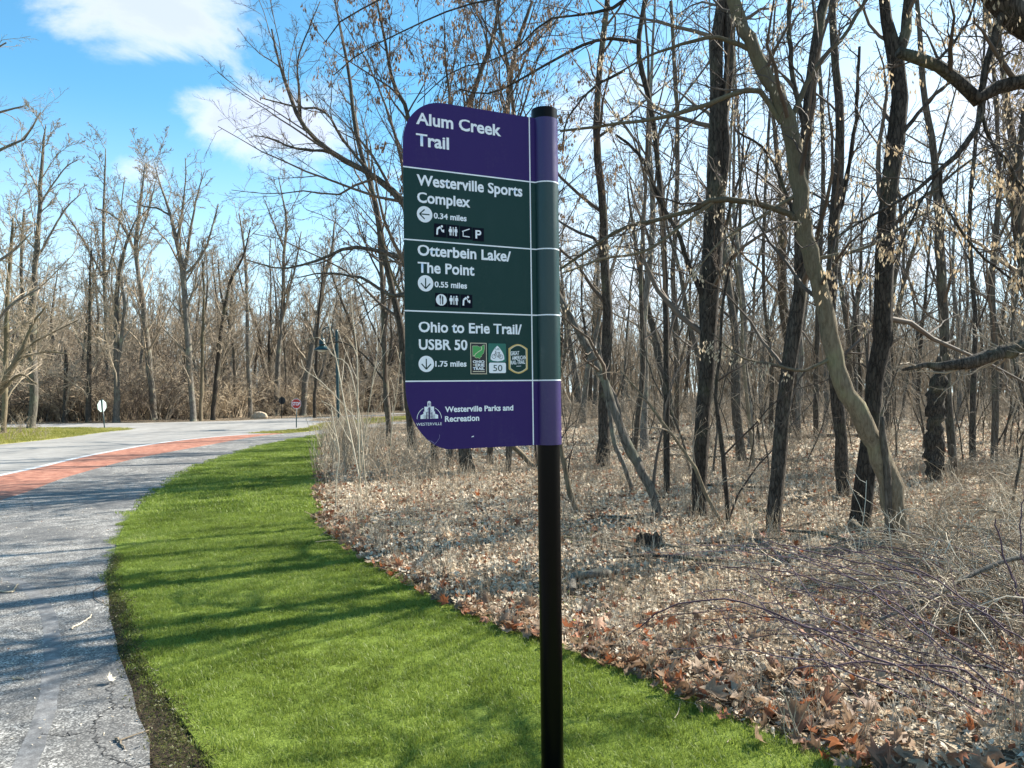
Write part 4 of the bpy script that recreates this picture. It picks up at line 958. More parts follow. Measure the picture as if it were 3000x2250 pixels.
log('dead_limb', 'thick charred dead limb hanging level across the thicket at the right edge', [(2330, 742, 34, 7), (2260, 745, 33, 7), (2212, 750, 31, 7), (2150, 768, 29, 7), (2090, 782, 26, 7), (2040, 792, 20, 7.1), (1990, 790, 12, 7.2), (1950, 800, 5, 7.2)], seed=9, limbs=SPEC_LIMB, cat='dead limb')
log('fallen_branch', 'dark smooth branch lying in the lower right thicket', [(1900, 1336, 8, 4.6), (1990, 1300, 9, 4.7), (2080, 1250, 10, 4.9), (2160, 1215, 11, 5), (2260, 1190, 11, 5.1)], bk='bark_grey', seed=10)
rq = random.Random(41)
where = ['the middle of the clearing', 'the left part of the clearing', 'the far part of the clearing', 'the ground near the dark trunks', 'the litter toward the right']
for k in range(16):
    px = rq.uniform(1240, 1900); py = rq.uniform(965, 1210); L_ = rq.uniform(40, 120); sl = rq.uniform(-.22, .22); w0 = rq.uniform(3, 6.5)*(py-HZ)/320+1
    log('fallen_branch', '%s dead branch with side twigs lying on %s' % (['greyish', 'dark brown', 'pale weathered', 'dull brown'][k % 4], where[k % 5]), [(px-L_, py-sl*L_, w0), (px, py+rq.uniform(-3, 3), w0), (px+L_, py+sl*L_, w0*.5)], bk=['bark_grey', 'bark_dark', 'bark_pale', 'bark_mid'][k % 4], seed=60+k, sides=7,
        limbs=[(6, .2, 1, .8, .35, 5, .03, .2, .6, .004, 3), (3, .2, 1, .7, .5, 3, 0, .25, .6, .003, 3)])
# stump
def stump():
    g = G(1402, 1185); root = empty('tree_stump', g); tag(root, 'low charred tree stump on the leaf litter right of the sign post', 'stump'); rng = np.random.default_rng(3)
    n = 22; V = []; pr = [(.2, -.05), (.14, .03), (.12, .07), (.112, .11)]
    ph = rng.random(n)
    for i, (r, z) in enumerate(pr):
        for j in range(n):
            a = 2*PI*j/n; k = 1+.12*math.sin(5*a+1)+.06*rng.standard_normal(); V.append((math.cos(a)*r*k, math.sin(a)*r*k*.8, z+(ph[j]*.07 if i == 3 else 0)))
    Q = [[i*n+j, i*n+(j+1) % n, (i+1)*n+(j+1) % n, (i+1)*n+j] for i in range(3) for j in range(n)]
    m = MB(); m.add(V, Q); m.build('stump_wall', MATS['bark_dark'], root)
    V2 = [(V[3*n+j][0]*.9, V[3*n+j][1]*.9, .105) for j in range(n)]+[(0, 0, .07)]; m = MB(); m.add(V2, None, [[j, (j+1) % n, n] for j in range(n)]); m.build('stump_top', MATS['bark_mid'], root)
stump()

# ------------------------------------------------------------------ trees across the road (left)
SPEC_F = [(18, .28, 1, .66, .34, 8, .08, .16, .42, .016, 4), (8, .15, 1, .65, .5, 5, .05, .24, .6, .013, 3), (7, .1, 1, .65, .5, 4, .03, .3, .65, .0105, 3), (3, .1, 1, .6, .55, 3, .02, .3, .7, .0085, 3)]
SPEC_F2 = [(13, .3, 1, .6, .27, 7, .1, .15, .5, .016, 5), (5, .25, 1, .6, .5, 5, .06, .22, .6, .010, 3), (5, .2, 1, .6, .5, 4, .02, .28, .6, .0075, 3)]
LT = [
 ([(8, 938, 13), (10, 860, 12), (13, 760, 11), (15, 640, 10), (22, 540, 8), (26, 470, 5)], None, 'pale thin tree at the far left edge of the photo', 'bark_pale', SPEC_F, ()),
 ([(68, 927, 20), (72, 860, 18), (72, 760, 17), (70, 650, 15), (78, 540, 12), (84, 440, 10), (86, 380, 9), (92, 300, 5), (96, 268, 2)], None, 'tall straight tree with a dark left and lit right side on the island at left', 'bark_grey', SPEC_F,
  [[(76, 560, 6), (110, 500, 5), (140, 450, 4), (170, 420, 2)], [(84, 440, 6), (110, 400, 4), (140, 360, 3), (165, 345, 2)], [(70, 750, 6), (40, 790, 5), (0, 840, 5), (-40, 880, 4)]]),
 ([(140, 912, 11), (141, 850, 10), (143, 790, 9), (142, 757, 6)], 35.5, 'short broken-topped dark tree left of the pale-backed octagonal sign', 'bark_dark', SPEC_LIMB, ()),
 ([(191, 912, 14), (192, 850, 12), (192, 760, 10), (194, 680, 8), (193, 607, 6), (196, 540, 3)], 35.5, 'dark straight tree just left of the pale-backed octagonal sign', 'bark_dark', SPEC_F, ()),
 ([(251, 912, 17), (252, 850, 14), (251, 780, 12), (250, 700, 11), (252, 620, 10), (262, 560, 8), (280, 500, 5), (300, 460, 3)], 35.5, 'dark forked tree right of the pale-backed octagonal sign', 'bark_grey', SPEC_F, [[(252, 800, 9), (262, 730, 8), (268, 660, 7), (258, 600, 5), (235, 540, 3)]]),
 ([(232, 880, 11), (231, 760, 10), (225, 620, 9), (222, 500, 7), (224, 400, 5), (226, 320, 2)], 40, 'tallest straight grey tree standing behind the forked ones', 'bark_grey', SPEC_F, [[(222, 600, 6), (190, 540, 5), (160, 490, 4), (130, 450, 2)], [(222, 620, 5), (250, 520, 4), (262, 430, 3), (268, 380, 2)]]),
 ([(332, 880, 17), (322, 790, 15), (308, 655, 13), (298, 590, 12), (292, 535, 10), (298, 470, 8), (306, 400, 5), (312, 350, 3)], 38.5, 'tree leaning left with a dark trunk and wide crown, left of the big forked tree', 'bark_grey', SPEC_F, [[(290, 540, 7), (265, 490, 6), (235, 460, 5), (205, 450, 3)], [(294, 530, 5), (320, 450, 4), (335, 390, 3)]]),
 ([(418, 909, 16), (412, 830, 15), (404, 720, 14), (398, 640, 13), (394, 590, 12), (380, 520, 10), (368, 470, 8), (356, 430, 6), (342, 390, 4), (330, 345, 2)], 37, 'big forked tree with the broadest crown across the road', 'bark_grey', SPEC_F, [[(395, 595, 9), (405, 540, 8), (412, 490, 6), (425, 420, 4), (440, 370, 2)], [(366, 465, 6), (340, 450, 5), (310, 445, 4), (280, 430, 2)], [(400, 590, 8), (430, 560, 6), (455, 500, 5), (470, 440, 3)], [(382, 520, 7), (392, 450, 5), (400, 380, 3), (398, 340, 2)]]),
 ([(433, 908, 9), (436, 820, 8), (437, 720, 7), (440, 640, 6), (436, 560, 4)], 37.4, 'thin pale tree touching the right side of the big forked tree', 'bark_pale', SPEC_F2, ()),
 ([(459, 900, 12), (466, 830, 11), (474, 740, 10), (486, 660, 9), (500, 600, 8), (524, 555, 5), (540, 490, 3)], 38.5, 'dark tree leaning right above the road centre', 'bark_dark', SPEC_F, ()),
 ([(541, 866, 12), (537, 800, 11), (534, 700, 10), (531, 600, 8), (526, 530, 6), (515, 460, 3)], 42, 'grey tree with a rusty patch on its trunk', 'bark_grey', SPEC_F2, ()),
 ([(597, 860, 15), (600, 790, 13), (605, 720, 11), (611, 650, 10), (612, 560, 8), (618, 480, 6), (610, 430, 4), (600, 380, 2)], 45, 'tall grey tree above the black octagonal sign', 'bark_grey', SPEC_F, [[(606, 700, 7), (622, 640, 6), (640, 560, 4), (650, 500, 3)], [(614, 540, 5), (590, 480, 4), (570, 430, 2)]]),
 ([(655, 846, 15), (666, 790, 14), (678, 730, 13), (690, 665, 11), (700, 600, 9), (716, 540, 7), (722, 480, 4)], 45, 'grey tree leaning right, left of the street lamp', 'bark_grey', SPEC_F, ()),
 ([(679, 870, 9), (683, 800, 8), (684, 740, 8), (690, 660, 6), (700, 560, 4)], 41, 'dark thin tree between the leaning grey tree and the street lamp', 'bark_dark', SPEC_F2, ()),
 ([(508, 880, 7), (506, 800, 7), (500, 720, 6), (478, 640, 5), (470, 560, 3)], 42, 'slim crooked tree between the right-leaning tree and the rusty one', 'bark_mid', SPEC_F2, ()),
 ([(52, 905, 11), (50, 800, 10), (48, 680, 8), (44, 560, 7), (50, 450, 4)], 38, 'slim tree behind the tall tree on the island', 'bark_mid', SPEC_F, ())]
for k, (pts, Yd, lab, bk_, sp, lm) in enumerate(LT):
    tree('tree', lab, pts, Y=Yd, wk=.86, bk=bk_, tw='twig_tan', spec=sp, limbs=lm, seed=100+k, sides=9, rough=.05, K=20, limb_spec=[(9, .1, 1, .65, .45, 6, .05, .2, .6, .013, 3), (6, .1, 1, .65, .5, 4, .03, .28, .65, .0105, 3), (4, .1, 1, .6, .5, 3, .02, .3, .7, .0085, 3)])
# the near tree whose boughs enter at the left edge
lft = [(9, .1, 1, .6, .4, 8, .02, .14, .5, .006, 5), (6, .2, 1, .6, .5, 5, .02, .2, .6, .004, 3), (5, .2, 1, .6, .5, 4, .0, .25, .6, .003, 3)]
tree('tree', 'tree beyond the left edge whose fine boughs reach into the sky', [(-330, 1010, 60), (-320, 800, 52), (-300, 560, 42), (-290, 380, 34), (-280, 200, 22)], Y=20, bk='bark_grey', tw='twig_tan', spec=lft, seed=130, sides=10, limb_spec=lft,
     limbs=[[(-290, 480, 16), (-200, 420, 13), (-100, 390, 10), (0, 320, 6), (50, 300, 4), (85, 240, 2)], [(-290, 400, 14), (-180, 320, 10), (-80, 270, 7), (0, 240, 4), (60, 225, 2)], [(-300, 620, 16), (-180, 560, 12), (-60, 540, 8), (0, 560, 6), (70, 500, 3)],
            [(-300, 700, 16), (-150, 700, 13), (-40, 720, 10), (20, 660, 6), (90, 620, 3)], [(-280, 300, 12), (-160, 200, 8), (-60, 130, 5), (10, 90, 3)]])
tree('tree', 'leaning greenish-barked tree at the left edge with a bough crossing the island tree', [(-60, 960, 26), (-30, 880, 20), (10, 820, 15), (34, 780, 12), (52, 745, 9), (70, 700, 6), (100, 660, 3)], Y=22, bk='bark_pale', tw='twig_tan', spec=lft, seed=131, sides=9, limb_spec=lft,
     limbs=[[(34, 780, 7), (70, 765, 5), (110, 760, 4), (150, 765, 2)], [(20, 810, 6), (60, 750, 4), (110, 720, 3), (170, 690, 2)], [(0, 850, 8), (40, 810, 5), (80, 830, 3)]])

# ------------------------------------------------------------------ the depth of the woods: shared tree kinds
kinds_pole = [generic_tree('slender_tree', 14, .11+.02*(k % 3), SPEC_F2 if k % 2 else SPEC_L, 200+k, ['bark_dark', 'bark_mid', 'bark_mid', 'bark_grey'][k % 4], 'twig_dark', .06, (random.uniform(-.12, .12), random.uniform(-.12, .12))) for k in range(7)]
kinds_vase = [generic_tree('spreading_tree', 12.5, .17+.03*(k % 2), SPEC_F, 300+k, ['bark_grey', 'bark_mid'][k % 2], 'twig_tan', .07, (random.uniform(-.15, .15), 0)) for k in range(5)]
kinds_sap = [generic_tree('young_tree', 5.2, .03, [(13, .2, 1, .7, .34, 7, .04, .18, .5, .009, 4), (4, .2, 1, .7, .5, 5, .02, .26, .6, .006, 3)], 400+k, 'bark_mid', 'twig_tan', .09, (random.uniform(-.3, .3), 0)) for k in range(4)]
rg = random.Random(77); np.random.seed(5)
near = [(G(p, q).x, G(p, q).y) for p, q in [(1511, 1122), (1668, 1152), (1931, 1181), (1855, 1162), (1824, 1078), (2020, 1048), (1424, 1120), (1020, 1027)]]
placed = []
def free(x, y, d):
    return all((x-a)**2+(y-b)**2 > d*d for a, b in placed+near)
cnt = 0
while cnt < 92:
    Y = 14+46*rg.random()**.8; px = rg.uniform(870, 2330); x = (px-CX)/F*Y
    if not free(x, Y, .9): continue
    if px < 1160 and Y < 17: continue
    # keep the road clear
    if Y > 27 and px < 1000: continue
    placed.append((x, Y)); o = kinds_pole[rg.randrange(7)] if rg.random() < .85 else kinds_vase[rg.randrange(5)]
    s = rg.uniform(.75, 1.15)
    if Y < 26: lab, grp = 'slender bare tree at mid distance in the woods behind the leaf-covered clearing', 'slender bare trees at mid distance in the right-hand woods'
    else: lab, grp = 'far bare tree deep in the woods on the right, one thin grey pole among many', 'far bare trees deep in the right-hand woods'
    put(o, x, Y, s, rg.random()*6.28, lab, 'tree', grp); cnt += 1
# woods going on beyond the right edge (they shade the path) and behind the far road edge on the left
for k in range(8):
    Y = rg.uniform(13, 30); x = Y*.75+rg.uniform(2.0, 14)
    if not free(x, Y, 1.3): continue
    placed.append((x, Y)); put(kinds_pole[rg.randrange(7)], x, Y, rg.uniform(.9, 1.2), rg.random()*6.28, 'bare tree standing in the woods beyond the right edge of the view', 'tree', 'bare trees beyond the right edge')
cnt = 0
while cnt < 75:
    Y = 43.5+30*rg.random(); px = rg.uniform(-250, 980); x = (px-CX)/F*Y
    if Y < 51 and px > 600+(Y-39)*10 : continue
    if not free(x, Y, 1.0): continue
    placed.append((x, Y)); o = kinds_vase[rg.randrange(5)] if rg.random() < .6 else kinds_pole[rg.randrange(7)]
    put(o, x, Y, rg.uniform(.7, 1.0), rg.random()*6.28, 'bare tree in the wood across the road, behind the front row of trunks', 'tree', 'bare trees behind the front row across the road'); cnt += 1
cnt = 0
while cnt < 85:
    Y = 9+22*rg.random(); px = rg.uniform(1180, 2350); x = (px-CX)/F*Y
    if not free(x, Y, .5): continue
    if px < 1900 and Y < 13: continue
    placed.append((x, Y)); put(kinds_sap[rg.randrange(4)], x, Y, rg.uniform(.45, .95), rg.random()*6.28, 'thin young tree a few metres tall standing between the trunks of the right-hand woods', 'sapling', 'young trees between the trunks'); cnt += 1

# ------------------------------------------------------------------ undergrowth protos
def shrub_mesh(name, n, h, seed, spread=.5, r=.006, mat='twig_brush', arch=.25, spec=None, K=8, rmin=.004):
    rng = np.random.default_rng(seed); a = rng.random(n)*2*PI; P = np.zeros((n, K, 3)); P[:, 0, 0] = np.cos(a)*rng.random(n)*.25*h; P[:, 0, 1] = np.sin(a)*rng.random(n)*.25*h
    d = np.c_[np.cos(a)*spread*rng.random(n), np.sin(a)*spread*rng.random(n), np.ones(n)]; d = norm(d); ln = h*(.5+.6*rng.random(n))
    for k in range(1, K):
        d = norm(d+.1*rng.standard_normal(d.shape)+np.c_[np.cos(a)*arch*.25, np.sin(a)*arch*.25, np.full(n, -arch*.3*k/K)]); P[:, k] = P[:, k-1]+d*(ln/(K-1))[:, None]
    R = np.maximum(r*(1-.75*np.linspace(0, 1, K))[None]*(.6+.7*rng.random((n, 1))), rmin*.7); m = MB(); m.tubes(P, R, 3)
    crown(m, P, R, ln, spec or [(5, .2, 1, .7, .35, 5, .0, .2, .6, rmin, 3), (3, .2, 1, .7, .5, 3, 0, .25, .6, rmin*.8, 3)], rng)
    me = m.mesh(name); me.materials.append(MATS[mat]); return me
def scat_pts(n, fn, rng): return fn(rng, n)
# brushwood along the far side of the road (left) -----------------------------
brush = [shrub_mesh('brush', 13, 2.3+.5*k, 500+k, .55, .02, ['twig_brush', 'twig_tan', 'twig_brush', 'twig_dark', 'twig_tan'][k], .45, [(5, .2, 1, .7, .42, 5, .0, .25, .6, .011, 3), (3, .2, 1, .7, .5, 3, 0, .3, .6, .009, 3)], rmin=.011) for k in range(5)]
rng = np.random.default_rng(12); pts = []
while len(pts) < 850:
    Y = 35.8+26*rng.random()**1.6; px = rng.uniform(-260, 1010); x = (px-CX)/F*Y
    front = np.interp(px, [-300, 0, 300, 516, 656, 736, 802, 874, 1010], [35.4, 35.4, 36.6, 39.2, 43, 44.5, 50.5, 51.5, 52])
    if Y < front+.9+(2.0 if 540 < px < 720 else 0): continue
    pts.append((x, Y, 0))
pts = np.array(pts); n = len(pts)
scatter('brushwood', pts, np.c_[np.zeros(n), np.zeros(n), rng.random(n)*6.28], .35+1.0*rng.random(n)**1.3, rng.integers(0, 5, n), brush, 'tangled tan brushwood filling the wood edge across the road')
# back of the right-hand woods -----------------------------------------------
brush2 = [shrub_mesh('underbrush', 9, 1.7, 520+k, .5, .013, 'twig_tan', .3, [(4, .2, 1, .7, .42, 5, .0, .24, .6, .009, 3), (2, .2, 1, .7, .5, 3, 0, .28, .6, .008, 3)], rmin=.009) for k in range(4)]
P_ = []
for k in range(800):
    Y = 27+43*rng.random(); px = rng.uniform(870, 2400)
    if px < 1050 and Y > 28: continue
    P_.append(((px-CX)/F*Y, Y, 0))
for k in range(110):
    Y = 12+13*rng.random(); px = rng.uniform(1180, 2400); P_.append(((px-CX)/F*Y, Y, 0))
for k in range(45):
    Y = 11+13*rng.random(); px = rng.uniform(760, 980); P_.append(((px-CX)/F*Y, Y, 0))
pts = np.array(P_); n = len(pts); sc_ = np.where(pts[:, 1] < 27, .2+.35*rng.random(n), .4+.7*rng.random(n))
scatter('underbrush', pts, np.c_[np.zeros(n), np.zeros(n), rng.random(n)*6.28], sc_, rng.integers(0, 4, n), brush2, 'thin tan underbrush between the trunks of the right-hand woods')
# far backdrop of woods: dense thin stems beyond 60 m --------------------------
def far_stand(seed):
    rng = np.random.default_rng(seed); m = MB(); N = 9; K = 7
    P = np.zeros((N, K, 3)); P[:, 0, :2] = rng.random((N, 2))*5-2.5; d = norm(np.c_[rng.standard_normal((N, 2))*.08, np.ones(N)]); h = 8+4*rng.random(N)
    for k in range(1, K): d = norm(d+.06*rng.standard_normal(d.shape)); P[:, k] = P[:, k-1]+d*(h/(K-1))[:, None]
    R = (.1*(1-.8*np.linspace(0, 1, K)))[None]*(.6+.6*rng.random((N, 1))); m.tubes(P, R, 4)
    crown(m, P, R, h, [(12, .15, 1, .7, .28, 5, .06, .15, .5, .022, 3), (6, .2, 1, .65, .5, 3, .03, .25, .6, .014, 3)], rng)
    me = m.mesh('far_stand'); me.materials.append(MATS['twig_tan']); return me
fs = [far_stand(600+k) for k in range(3)]; P_ = []
for k in range(420):
    Y = 62+45*rng.random(); px = rng.uniform(-500, 2700); P_.append(((px-CX)/F*Y, Y, 0))
pts = np.array(P_); n = len(pts)
scatter('distant_woods', pts, np.c_[np.zeros(n), np.zeros(n), rng.random(n)*6.28], .7+.35*rng.random(n), rng.integers(0, 3, n), fs, 'far grey-tan mass of bare woods closing the view')

# ------------------------------------------------------------------ leaf litter
def leaf_outline(kind, rng):
    if kind == 'lobed':
        tips = [(-90, .35), (-35, .62), (-12, .34), (18, .86), (45, .42), (68, .8), (80, .6), (90, 1.0)]
        right = [(r*math.cos(math.radians(a)), r*math.sin(math.radians(a))+.15) for a, r in tips]
        pts = right+[(-x, y) for x, y in right[::-1][1:-1]]
    else:
        pts = []
        for a in np.linspace(0, 2*PI, 9)[:-1]: pts.append((.42*math.cos(a)*(1+.15*rng.standard_normal()), .85*math.sin(a)))
    return pts
def leaf_mesh(name, kind, size, curl, seed, mat):
    rng = np.random.default_rng(seed); pl = leaf_outline(kind, rng); c = (0, .1)
    inner = [((x-c[0])*.5+c[0], (y-c[1])*.5+c[1]) for x, y in pl]; n = len(pl); ax = rng.uniform(0, PI); V = []
    for x, y in pl+inner+[c]:
        x += rng.standard_normal()*.02; u = x*math.cos(ax)+y*math.sin(ax); w_ = -x*math.sin(ax)+y*math.cos(ax)
        z = curl*(u*u)+curl*.4*w_*w_*rng.uniform(.3, 1.2)+.06*rng.standard_normal(); V.append((x*(1-.25*curl*abs(u)), y*(1-.25*curl*abs(u)), z))
    V = np.array(V)*size*.5
    Q = [[i, (i+1) % n, n+(i+1) % n, n+i] for i in range(n)]; T = [[n+i, n+(i+1) % n, 2*n] for i in range(n)]
    me = mesh_np(name, V, [np.array(Q), np.array(T)], True); me.materials.append(MATS[mat]); return me
litter = [leaf_mesh('leaf', 'oval', .075, .9+.3*(k % 3), 700+k, 'leaf_litter') for k in range(6)]+[leaf_mesh('leaf', 'lobed', .1, .8+.3*(k % 2), 720+k, 'leaf_litter') for k in range(3)]
brown = [leaf_mesh('fallen_leaf', 'lobed', .17, .35+.25*(k % 4), 740+k, 'leaf_brown') for k in range(7)]
WOOD = [(x, y) for x, y in lawn_right[::-1] if y < 26]
WOODP = [(2.3, .5)]+WOOD+[(-5.5, 26.5), (-1, 27), (30, 50), (45, 30), (9, 0.5)]
def in_wood(P): return pip(P[:, :2], WOODP) & (P[:, 0]/np.maximum(P[:, 1], .1) < .86) & (P[:, 0]/np.maximum(P[:, 1], .1) > -.4)
def ring_pts(n, y0, y1, rng):
    Y = np.sqrt(y0*y0+(y1*y1-y0*y0)*rng.random(n)); X = (rng.random(n)*1.3-.42)*Y
    P = np.c_[X, Y, np.zeros(n)]; return P[in_wood(P)]
rng = np.random.default_rng(21); A_ = []; S_ = []
for y0, y1, n, s in [(2.4, 6, 12000, .68), (6, 10, 20000, .8), (10, 16, 26000, 1.05), (16, 26, 26000, 1.6), (26, 42, 20000, 2.4)]:
    p = ring_pts(n, y0, y1, rng); A_.append(p); S_.append(s*(.55+.7*rng.random(len(p))))
pts = np.concatenate(A_); n = len(pts); pts[:, 2] = .012+.035*rng.random(n)+np.abs(.025*np.sin(pts[:, 0]*.9+pts[:, 1]*.35)+.02*np.sin(pts[:, 1]*1.1-pts[:, 0]*.5+1))*.8
rot = np.c_[rng.standard_normal(n)*.45, rng.standard_normal(n)*.45, rng.random(n)*6.28]
flip = rng.random(n) < .4; rot[flip, 0] += PI
scatter('leaf_litter', pts, rot, np.concatenate(S_), rng.integers(0, 9, n), litter, 'pale curled leaf litter covering the woodland floor')
# bits of leaves blown along the lawn edge and on the path
P1 = []
lr = np.array(lawn_right); 
for k in range(1500):
    i = rng.integers(2, 84); q = lr[i]+(lr[i+1]-lr[i])*rng.random(); P1.append((q[0]+abs(rng.standard_normal())*.25-.08, q[1]+rng.standard_normal()*.05, .03+.03*rng.random()))
pts = np.array(P1); n = len(pts); rot = np.c_[rng.standard_normal(n)*.5, rng.standard_normal(n)*.5, rng.random(n)*6.28]
scatter('edge_leaves', pts, rot, .35+.55*rng.random(n), rng.integers(0, 7, n), brown, 'brown lobed leaves drifted along the lawn edge')
# the larger lobed leaves nearest the camera, each its own object
spots = []
for k in range(2400):
    if len(spots) >= 270: break
    Y = rng.uniform(2.9, 5.4); X = rng.uniform(-.4, 3.9)
    i = np.argmin(np.abs(lr[:, 1]-Y)); d = X-lr[i, 0]
    if d < -.05 or X/Y > .75: continue
    if rng.random() > math.exp(-d/.55)*1.0+.06: continue
    spots.append((X, Y))
for k, (x, y) in enumerate(spots):
    o = bpy.data.objects.new('fallen_leaf', brown[rng.integers(0, 7)]); COL.objects.link(o); o.location = (x, y, .04+.07*rng.random())
    o.rotation_euler = (rng.standard_normal()*.4+(PI if rng.random() < .45 else 0), rng.standard_normal()*.4, rng.random()*6.28); s = rng.uniform(.5, 1.05)*(1.3 if y < 4.2 else 1); o.scale = (s, s, s)
    tag(o, 'large brown lobed dry leaf lying in the drift beside the lawn edge', 'fallen leaf', 'large brown fallen leaves along the lawn edge')
# rust-brown lobed leaves strewn through the litter further in
p = ring_pts(2600, 3.6, 17, rng); n = len(p); p[:, 2] = .05+.03*rng.random(n)
scatter('brown_leaves', p, np.c_[rng.standard_normal(n)*.5, rng.standard_normal(n)*.5, rng.random(n)*6.28], .35+.6*rng.random(n), rng.integers(0, 7, n), brown, 'scattered rust-brown leaves in the pale litter')
# dry stalks, twigs, weeds
def stalk_mesh(name, n, h, seed, mat, r=.0033, spread=.18, K=5, area=.2):
    rng = np.random.default_rng(seed); P = np.zeros((n, K, 3)); P[:, 0, :2] = (rng.random((n, 2))-.5)*area; d = norm(np.c_[rng.standard_normal((n, 2))*spread, np.ones(n)]); ln = h*(.4+.8*rng.random(n))
    for k in range(1, K): d = norm(d+.1*rng.standard_normal(d.shape)); P[:, k] = P[:, k-1]+d*(ln/(K-1))[:, None]
    R = r*(1-.5*np.linspace(0, 1, K))[None]*(.6+.8*rng.random((n, 1))); m = MB(); m.tubes(P, R, 3)
    P2, R2, L2 = grow(P, R, ln, 2, .3, 1, .6, .35, 3, .05, .15, .7, rng, r*.6); m.tubes(P2, R2, 3)
    me = m.mesh(name); me.materials.append(MATS[mat]); return me
def stick_mesh(name, seed, mat):
    rng = np.random.default_rng(seed); n = 7; K = 5; a = rng.random(n)*6.28; P = np.zeros((n, K, 3)); P[:, 0] = np.c_[(rng.random((n, 2))-.5)*.4, rng.random(n)*.05+.01]; d = np.c_[np.cos(a), np.sin(a), rng.standard_normal(n)*.15]
    for k in range(1, K): d = norm(d+.16*rng.standard_normal(d.shape)*np.array([1, 1, .6])); P[:, k] = P[:, k-1]+d*.08
    m = MB(); m.tubes(P, np.full((n, K), .0034)*(.5+rng.random((n, 1))), 3); me = m.mesh(name); me.materials.append(MATS[mat]); return me
stalks = [stalk_mesh('stalk', 8, .45, 800+k, ['twig_straw', 'twig_tan', 'twig_tan'][k % 3]) for k in range(5)]+[stick_mesh('stick', 820+k, ['twig_tan', 'twig_straw'][k % 2]) for k in range(4)]
A_ = []; S_ = []; I_ = []
for y0, y1, n, s in [(3.2, 8, 3000, .6), (8, 15, 3200, .9), (15, 28, 1500, 1.4)]:
    p = ring_pts(n, y0, y1, rng); A_.append(p); S_.append(s*(.3+.8*rng.random(len(p)))); I_.append(np.where(rng.random(len(p)) < .45, rng.integers(0, 5, len(p)), rng.integers(5, 9, len(p))))
# tall weeds crowding the lawn's far right edge
W_ = []
for k in range(130):
    i = rng.integers(2, 42); q = lr[i]; W_.append((q[0]+abs(rng.standard_normal())*.9+.02, q[1]+rng.standard_normal()*.3, 0))
W_ = np.array(W_); A_.append(W_); S_.append(1.1+1.1*rng.random(len(W_))); I_.append(rng.integers(0, 5, len(W_)))
pts = np.concatenate(A_); n = len(pts)
scatter('dry_stalks', pts, np.c_[rng.standard_normal(n)*.12, rng.standard_normal(n)*.12, rng.random(n)*6.28], np.concatenate(S_), np.concatenate(I_), stalks, 'dry pale stalks and sticks standing in the leaf litter')
weeds = [leaf_mesh('weed_leaf', 'oval', .03, .5, 840+k, 'weed_leaf') for k in range(3)]
pts = ring_pts(3600, 3, 9, rng); n = len(pts); sel = (np.sin(pts[:, 0]*3.1)+np.sin(pts[:, 1]*2.3+1)+rng.standard_normal(n)*.6) > 1.0; pts = pts[sel]; n = len(pts); pts[:, 2] = .04+.04*rng.random(n)
scatter('small_weeds', pts, np.c_[rng.standard_normal(n)*.4, rng.standard_normal(n)*.4, rng.random(n)*6.28], .5+.8*rng.random(n), rng.integers(0, 3, n), weeds, 'small green weed leaves sprouting through the litter')

# ------------------------------------------------------------------ thicket, brambles and saplings (things)
def place_shrub(name, me, x, y, s, rz, label, cat, group=None):
    o = bpy.data.objects.new(name, me); COL.objects.link(o); o.location = (x, y, 0); o.scale = (s, s, s); o.rotation_euler = (0, 0, rz); tag(o, label, cat, group); return o
thk = [shrub_mesh('thicket_shrub', 22, 1.5, 900+k, 1.3, .009, ['twig_tan', 'twig_straw'][k % 2], 1.4, [(5, .15, 1, .7, .42, 6, .0, .24, .6, .004, 3), (3, .2, 1, .7, .5, 4, 0, .28, .6, .003, 3)], 10, .004) for k in range(4)]
for k in range(50):
    px = rng.uniform(1960, 2420); py = rng.uniform(1010, 1400); 
    if px < 1960+(py-1010)*.35: continue
    g = G(px, py); place_shrub('thicket_shrub', thk[k % 4], g.x, g.y, rng.uniform(.6, 1.15), rng.random()*6.28, 'tangled leafless grey-tan shrub in the thicket at the right edge', 'shrub', 'leafless shrubs of the right-hand thicket')
for k, (px, py, s) in enumerate([(20, 952, .9), (60, 945, .8), (95, 950, .6), (-30, 958, 1.0), (40, 938, .9)]):
    g = G(px, py); place_shrub('grass_clump', brush2[k % 4], g.x, g.y, s*.6, k, 'dry bushy clump on the tip of the left island under the tall tree', 'shrub', 'dry clumps on the left island')
